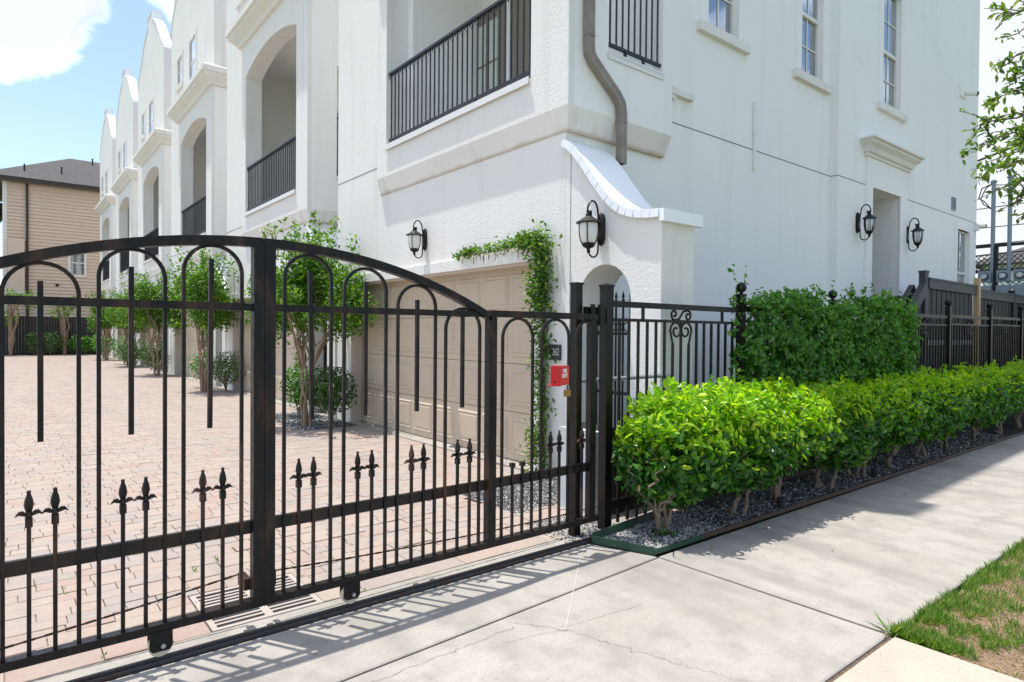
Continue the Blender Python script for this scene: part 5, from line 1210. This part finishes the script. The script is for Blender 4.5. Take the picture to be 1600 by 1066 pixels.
# street tree reaching in from the right
st = thing('street_tree', (7.7, .15, 0), 'leafy street tree whose branches hang in from the right', 'tree')
tb = MB(); tr = [(7.7, .15, -.05), (7.72, .17, 1.2), (7.66, .2, 2.3), (7.6, .28, 3.2), (7.5, .4, 4.3), (7.4, .5, 5.6)]; tb.tube(tr, [.12, .10, .09, .075, .055, .03], 9)
Pl = []; Dl = []
def cpix(u, v, dist):
    d = Vector(((u-800)/_f, (533-v)/_f, -1)); d = (_M.to_3x3() @ d).normalized(); return Vector((0, 0, 1.6))+d*dist
rr = np.random.default_rng(44)
def twig(p0, p1, n, leafn, spread=.05, sub=3):
    p0 = Vector(p0); p1 = Vector(p1); pts = [p0.lerp(p1, t)+Vector((0, 0, .10*math.sin(t*PI)))+Vector(rr.normal(0, .012, 3)) for t in np.linspace(0, 1, n)]
    tb.tube(pts, [.012-.009*t for t in np.linspace(0, 1, n)], 5)
    ax = (p1-p0).normalized()
    for _ in range(leafn):
        t = rr.uniform(.22, 1)**.8; i = min(int(t*(n-1)), n-2); b = pts[i].lerp(pts[i+1], t*(n-1)-i); Pl.append(tuple(b+Vector(rr.normal(0, spread*.25, 3)))); d = ax*.5+Vector(rr.normal(0, .8, 3)); Dl.append(tuple(d))
    for _ in range(sub):
        t = rr.uniform(.3, .9); b = p0.lerp(p1, t)+Vector((0, 0, .10*math.sin(t*PI))); e = b+ax*rr.uniform(.06, .16)+Vector(rr.normal(0, .09, 3)); tb.tube([b, b.lerp(e, .5)+Vector((0, 0, .01)), e], [.005, .004, .002], 4)
        for q in range(10): tt = rr.uniform(.2, 1); bb = b.lerp(e, tt); Pl.append(tuple(bb)); Dl.append(tuple((e-b).normalized()*.5+Vector(rr.normal(0, .8, 3))))
D0 = 6.0
HUBS = []
for hv, hz in ((70, 4.4), (185, 3.7), (285, 3.1)):
    hp_ = cpix(1725, hv, 6.0); HUBS.append(hp_); t0 = Vector((7.58, .28, hz)); tb.tube([t0, t0.lerp(hp_, .5)+Vector((0, 0, .12)), hp_], [.040, .028, .018], 7)
    for _ in range(150):
        q = t0.lerp(hp_, rr.uniform(.15, 1)); Pl.append(tuple(q+Vector(rr.normal(0, .16, 3)))); Dl.append(tuple(Vector(rr.normal(0, 1, 3))))
for (u0, v0, u1, v1, ln, sb, tz) in [(1680, 20, 1560, 40, 26, 3, 4.6), (1700, 60, 1568, 62, 20, 2, 4.4), (1690, 90, 1555, 108, 34, 4, 4.3), (1680, 130, 1570, 135, 38, 5, 4.2), (1690, 150, 1548, 162, 44, 5, 4.1), (1700, 190, 1512, 205, 46, 6, 4.0), (1690, 215, 1504, 240, 52, 5, 3.9), (1680, 230, 1560, 235, 40, 5, 3.8), (1700, 255, 1545, 255, 40, 5, 3.7), (1690, 262, 1522, 280, 44, 4, 3.6), (1680, 280, 1575, 300, 34, 4, 3.5), (1690, 300, 1572, 325, 46, 6, 3.4), (1680, 320, 1590, 345, 22, 2, 3.3), (1690, 250, 1590, 180, 40, 4, 3.9), (1700, 60, 1590, 5, 30, 3, 4.8)]:
    dd = D0+rr.uniform(-.5, .5); a = cpix(u0, v0, dd); b = cpix(u1, v1, dd-.25)
    hub = min(HUBS, key=lambda h: (h-a).length); tb.tube([hub, hub.lerp(a, .5)+Vector((0, 0, .03)), a], [.014, .011, .009], 5)
    for _ in range(14): Pl.append(tuple(hub.lerp(a, rr.random())+Vector(rr.normal(0, .06, 3)))); Dl.append(tuple(Vector(rr.normal(0, 1, 3))))
    twig(a, b, 8, int(ln*1.15), .07, sb)
for _ in range(900): pass
# the rest of the crown, outside the picture
cs = [(7.6+rr.normal(0, .8), -.2+rr.normal(0, .7), 4.9+rr.uniform(-1.0, 1.6)) for _ in range(30)]
cs = [c for c in cs if (.78*c[0]-.625*c[1])/(.625*c[0]+.78*c[1]) > 1.12]
for c in cs: tb.tube([(7.5, .35, 4.2), Vector((7.5, .35, 4.4)).lerp(Vector(c), .5)+Vector((0, 0, .1)), c], [.025, .015, .006], 5)
P, N = clump_crown(cs, [.42]*len(cs), 4200, 71); Pl = np.vstack([np.array(Pl), P]); Dl = np.vstack([np.array(Dl), N])
leaf_object('crown', Pl, Dl, .060, M_LEAF_OAK, st, asp=.46, jitter=.3); tb.build('trunk', M_BARK2, st, smooth=True)

# ================================================================== BLACK TIMBER STAIR, LATTICE, METERS
ws = thing('timber_stair_screen', (13.5, 4.0, 0), 'black wooden stair guard with boards behind the iron fence', 'stair')
MB().box(11.93, 12.07, 3.95, 4.05, 0, 2.66).box(11.92, 12.08, 3.94, 4.06, 2.66, 2.69).build('newel_post', M_GREYWOOD, ws)
MB().box(12.07, 14.50, 3.935, 4.02, 2.40, 2.545).box(12.07, 14.50, 3.92, 4.06, 2.545, 2.58).build('cap_rail', M_GREYWOOD, ws)
MB().box(14.62, 17.0, 3.935, 4.02, 2.34, 2.485).box(14.62, 17.0, 3.92, 4.06, 2.485, 2.52).build('cap_rail', M_GREYWOOD, ws)
MB().box(17.1, 20.0, 3.935, 4.02, 2.34, 2.485).box(17.1, 20.0, 3.92, 4.06, 2.485, 2.52).build('cap_rail', M_GREYWOOD, ws)
MB().box(17.0, 17.1, 3.94, 4.05, 0, 2.60).build('post', M_BLKWOOD, ws)
MB().bar((10.1, 3.97, 1.02), (11.93, 3.97, 2.42), .10, .17).build('stair_rail', M_GREYWOOD, ws); MB().bar((10.1, 4.14, 1.0), (11.93, 4.14, 2.40), .09, .15).build('stair_rail', M_GREYWOOD, ws)
bd = MB().box(-.052, .052, -.012, .012, 0, 2.36).mesh('board', M_BLKWOOD); x = 12.13; q = 0
while x < 19.9:
    yb = 3.99+.006*(q % 2)
    if x < 14.45:
        inst('board', bd, ws, (x, yb, 0), scale=(1, 1, 1.445/2.36)); inst('board', bd, ws, (x, yb, 1.53), scale=(1, 1, (2.41-1.53)/2.36))
    elif x > 14.63: inst('board', bd, ws, (x, yb, 0), scale=(1, 1, 2.35/2.36))
    x += .118; q += 1
for k in range(14):
    x = 10.25+k*.12; z = 1.0+(x-10.1)*.765-.03; inst('board', bd, ws, (x, 4.0, 0), scale=(1, 1, z/2.36))
MB().box(12.2, 17.0, 4.16, 4.24, .5, .62).build('inner_rail', M_BLKWOOD, ws)
tag(MB().box(14.505, 14.615, 3.90, 3.99, 0, 2.72).build('pine_post', M_PINE), 'unpainted pale pine post standing in the black stair guard', 'post')

lx = 18.85
lt_ = thing('lattice_screen', (lx, 4.4, 0), 'black lattice screen with a flat top bar past the house corner', 'lattice')
MB().box(lx-.05, lx+.03, 2.4, 5.4, 3.78, 3.85).build('top_bar', M_BLKWOOD, lt_); MB().box(lx-.04, lx+.03, 2.4, 5.4, 3.18, 3.24).box(lx-.04, lx+.03, 2.4, 5.4, 2.60, 2.66).build('cross_rail', M_BLKWOOD, lt_)
for yy in (4.74, 3.3): MB().box(lx-.06, lx+.04, yy-.05, yy+.05, 0, 3.78).build('post', M_BLKWOOD, lt_)
for zlo, zhi in ((3.24, 3.58), (2.0, 2.98)):
    for k in range(-10, 32):
        a = 2.4+.12*k; hh = zhi-zlo
        for dn, xx in ((1, lx-.012), (-1, lx+.004)):
            y0_, y1_ = (a, a+hh) if dn > 0 else (a+hh, a)
            if min(y0_, y1_) > 2.38 and max(y0_, y1_) < 5.42: MB().bar((xx, y0_, zlo), (xx, y1_, zhi), .012, .045, up=(1, 0, 0)).build('lath', M_BLKWOOD, lt_)
mtl = ['electric meter nearest the house corner on the lattice', 'middle electric meter on the lattice', 'right-hand electric meter on the lattice, cut by the frame']
for i, yy in enumerate((4.92, 4.55, 4.22)):
    r = thing('electric_meter', (lx-.08, yy, 3.0), mtl[i], 'meter', 'electric meters on the lattice')
    MB().box(lx-.18, lx-.06, yy-.13, yy+.13, 2.92, 3.20).build('meter_box', M_METER, r); MB().box(lx-.16, lx-.06, yy-.14, yy+.14, 2.3, 2.84).build('panel_box', M_METER, r)
    g_ = MB(); g_.tube([(lx-.18, yy, 3.06), (lx-.21, yy, 3.06), (lx-.24, yy, 3.06), (lx-.30, yy, 3.06), (lx-.315, yy, 3.06)], [.098, .098, .085, .08, .05], 16); g_.build('meter_dome', M_CLEAR, r, smooth=True); MB().tube([(lx-.185, yy, 3.06), (lx-.25, yy, 3.06)], .062, 12).build('dial', M_WHITE, r)
for i, (yy, zt, lab) in enumerate(((4.80, 5.34, 'grey service mast pipe nearer the house corner'), (4.47, 5.40, 'grey service mast pipe further right behind the leaves'))):
    r = thing('service_mast', (lx-.02, yy, 3.2), lab, 'pipe', 'service masts above the meters'); MB().tube([(lx-.02, yy, 2.9), (lx-.02, yy, zt)], .047, 12).build('mast', M_METER, r, smooth=True); MB().lathe([(.06, 0), (.075, .02), (.06, .06), (.02, .08), (0, .08)], (lx-.02, yy, zt), 10).build('weather_head', M_METER, r)
wires = thing('overhead_wires', (lx, 4.5, 4.3), 'overhead service wires behind the house corner', 'wires')
def wire(a, b, sag, r):
    a = Vector(a); b = Vector(b); MB().tube([a.lerp(b, t)-Vector((0, 0, sag*4*t*(1-t))) for t in np.linspace(0, 1, 14)], r, 5).build('wire', M_CABLE, wires)
wire((24, 7.5, 6.9), (18, -.5, 7.3), .05, .035); wire((30, 9, 6.6), (22, -4, 5.8), .1, .02); wire((lx, 4.8, 5.3), (32, 2.5, 7.2), .1, .012); wire((lx, 4.47, 5.35), (32, 1.5, 7.3), .1, .012)
wire((30, 10.5, 5.9), (22, -2, 4.9), .1, .018); wire((30, 10.5, 5.2), (22, -2, 4.6), .12, .018); wire((30, 10.5, 4.7), (22, -2, 4.5), .1, .035); wire((34, 12, 4.4), (24, -2, 4.0), .1, .02)
for s_ in (0, .09): wires_p = MB().tube([(lx-.02, 4.80, 5.34), (lx-.02, 4.95+s_, 5.25), (lx-.02, 5.06+s_*.5, 5.0), (lx-.02, 5.0, 4.85+s_), (lx, 4.85, 4.72)], .014, 6).build('service_loop', mat('red_black_cable', (.10, .03, .025), .6), wires)

fh = thing('distant_house', (52, 7, 0), 'distant pale house with grey hip roof beyond the lattice', 'house')
MB().box(46, 60, 2, 12.2, 0, 5.9).build('wall', M_SIDE, fh)
MB().faces([(45, 1.2, 5.85), (61, 1.2, 5.85), (61, 13.0, 5.85), (45, 13.0, 5.85), (50, 7, 8.4), (56, 7, 8.4)], [(0, 1, 5, 4), (1, 2, 5), (2, 3, 4, 5), (3, 0, 4), (3, 2, 1, 0)]).build('roof', M_SHINGLE, fh)
MB().box(45.95, 46.0, 4, 5.2, 3.0, 4.6).build('window', M_DARKROOM, fh)
fh2 = thing('distant_house', (34, 13.8, 0), 'low distant house with brown roof just past the house corner', 'house')
MB().box(31, 40, 11, 17, 0, 3.9).build('wall', M_SIDE, fh2); MB().faces([(30.5, 10.4, 3.85), (40.5, 10.4, 3.85), (40.5, 17.5, 3.85), (30.5, 17.5, 3.85), (33.5, 14, 5.6), (37.5, 14, 5.6)], [(0, 1, 5, 4), (1, 2, 5), (2, 3, 4, 5), (3, 0, 4), (3, 2, 1, 0)]).build('roof', M_SHINGLE, fh2)

# ================================================================== FAR END: FENCE AND PEACH HOUSE
bf = thing('board_fence', (1, 48.75, 0), 'dark board fence closing the far end of the driveway', 'fence')
fb_ = MB(); x = -9; q = 0
while x < 7.5:
    fb_.box(x, x+.138, 48.72+.012*(q % 2), 48.75+.012*(q % 2), .1, 2.38+float(rng.normal(0, .006))); x += .146; q += 1
o = fb_.build('boards', M_BLKWOOD, bf); o['kind'] = 'stuff'
MB().box(-9, 7.5, 48.68, 48.78, 0, .16).build('kick_board', M_BLKWOOD, bf)
bh = thing('peach_house', (3, 55, 0), 'peach sided house with charcoal hip roof behind the dark fence', 'house')
sd_ = MB(); z = 0.0; p_ = .22
while z < 10.95:
    z1 = min(z+p_, 11.0)
    sd_.faces([(-.05, 51.43, z), (8, 51.43, z), (8, 51.50, z1), (-.05, 51.50, z1), (-.05, 51.50, z), (8, 51.50, z)], [(0, 1, 2, 3), (4, 5, 1, 0)])
    sd_.faces([(-.08, 51.50, z), (-.08, 60, z), (-.05, 60, z1), (-.05, 51.50, z1)], [(0, 3, 2, 1)]); z += p_
o = sd_.build('siding', M_SIDING, bh, fix=False); o['kind'] = 'stuff'
MB().box(-.02, 7.9, 51.52, 60, 0, 10.98).build('wall', M_SIDING, bh)
MB().box(-.12, .10, 51.44, 51.52, 0, 10.95).build('corner_board', M_WHITE, bh)
MB().box(-1.15, 8.6, 50.9, 51.0, 10.95, 11.22).box(-1.15, -1.05, 51.0, 60, 10.95, 11.22).build('fascia', M_BROWNTRIM, bh); MB().box(-1.05, 8.5, 51.0, 60, 10.93, 10.99).build('soffit', M_TAN, bh)
MB().faces([(-1.2, 50.85, 11.2), (9.5, 50.85, 11.2), (9.5, 61.5, 11.2), (-1.2, 61.5, 11.2), (3.7, 56.2, 14.0), (6.5, 56.2, 14.0)], [(0, 1, 5, 4), (1, 2, 5), (2, 3, 4, 5), (3, 0, 4), (3, 2, 1, 0)]).build('roof', M_SHINGLE, bh)
for (vx, vy, vz) in ((1.0, 52.2, 11.9), (3.0, 52.6, 12.1), (5.0, 55.4, 13.6)): MB().tube([(vx, vy, vz-.3), (vx, vy, vz+.45)], .05, 8).build('vent_pipe', M_CABLE, bh)
MB().box(1.05, 1.19, 51.34, 51.46, 0, 11.0).build('downspout', M_BROWNTRIM, bh)
wf = MB()
for a in (rect(3.28, 4.30, 5.12, 5.25), rect(3.28, 4.30, 6.85, 6.98), rect(3.28, 3.41, 5.25, 6.85), rect(4.17, 4.30, 5.25, 6.85), rect(3.41, 4.17, 6.02, 6.08)): wf.prism(a, [], fY, 51.40, 51.49)
w_ = wf.build('window', M_WHITE, bh); MB().faces([(3.41, 51.43, 5.25), (4.17, 51.43, 5.25), (4.17, 51.43, 6.85), (3.41, 51.43, 6.85)], [(0, 1, 2, 3)]).build('pane', M_GLASS, w_, fix=False); MB().box(3.3, 4.2, 51.465, 51.468, 5.2, 6.9).build('window_room', M_DARKROOM, bh)
tag(MB().box(3.5, 3.85, 51.445, 51.46, 6.12, 6.42).build('pink_box', M_PINK), 'pink box standing behind the glass of the peach house window', 'box')
MB().box(2.6, 2.78, 51.40, 51.47, 4.42, 4.60).build('dryer_vent', M_BROWNTRIM, bh)
bay = MB().box(.12, .98, 51.0, 51.45, 4.0, 7.3); bay.build('bay_box', M_SIDING, bh); MB().box(.08, 1.02, 50.97, 51.46, 3.85, 3.99).build('bay_trim', M_WHITE, bh)
ph = thing('peach_house_wing', (-4, 54, 0), 'set back wing of the peach house at the left frame edge', 'house')
MB().box(-7, -.3, 53.2, 60, 0, 9.4).build('wall', M_SIDING, ph); MB().box(-7.4, -.2, 52.7, 60, 9.4, 9.65).build('fascia', M_BROWNTRIM, ph)
MB().faces([(-7.6, 52.6, 9.64), (0.0, 52.6, 9.64), (0, 61, 9.64), (-7.6, 61, 9.64), (-5, 56, 11.0), (-2, 56, 11.0)], [(0, 1, 5, 4), (1, 2, 5), (2, 3, 4, 5), (3, 0, 4)]).build('roof', M_SHINGLE, ph)
MB().box(-.55, -.3, 53.12, 53.2, 0, 9.4).build('corner_board', M_WHITE, ph)
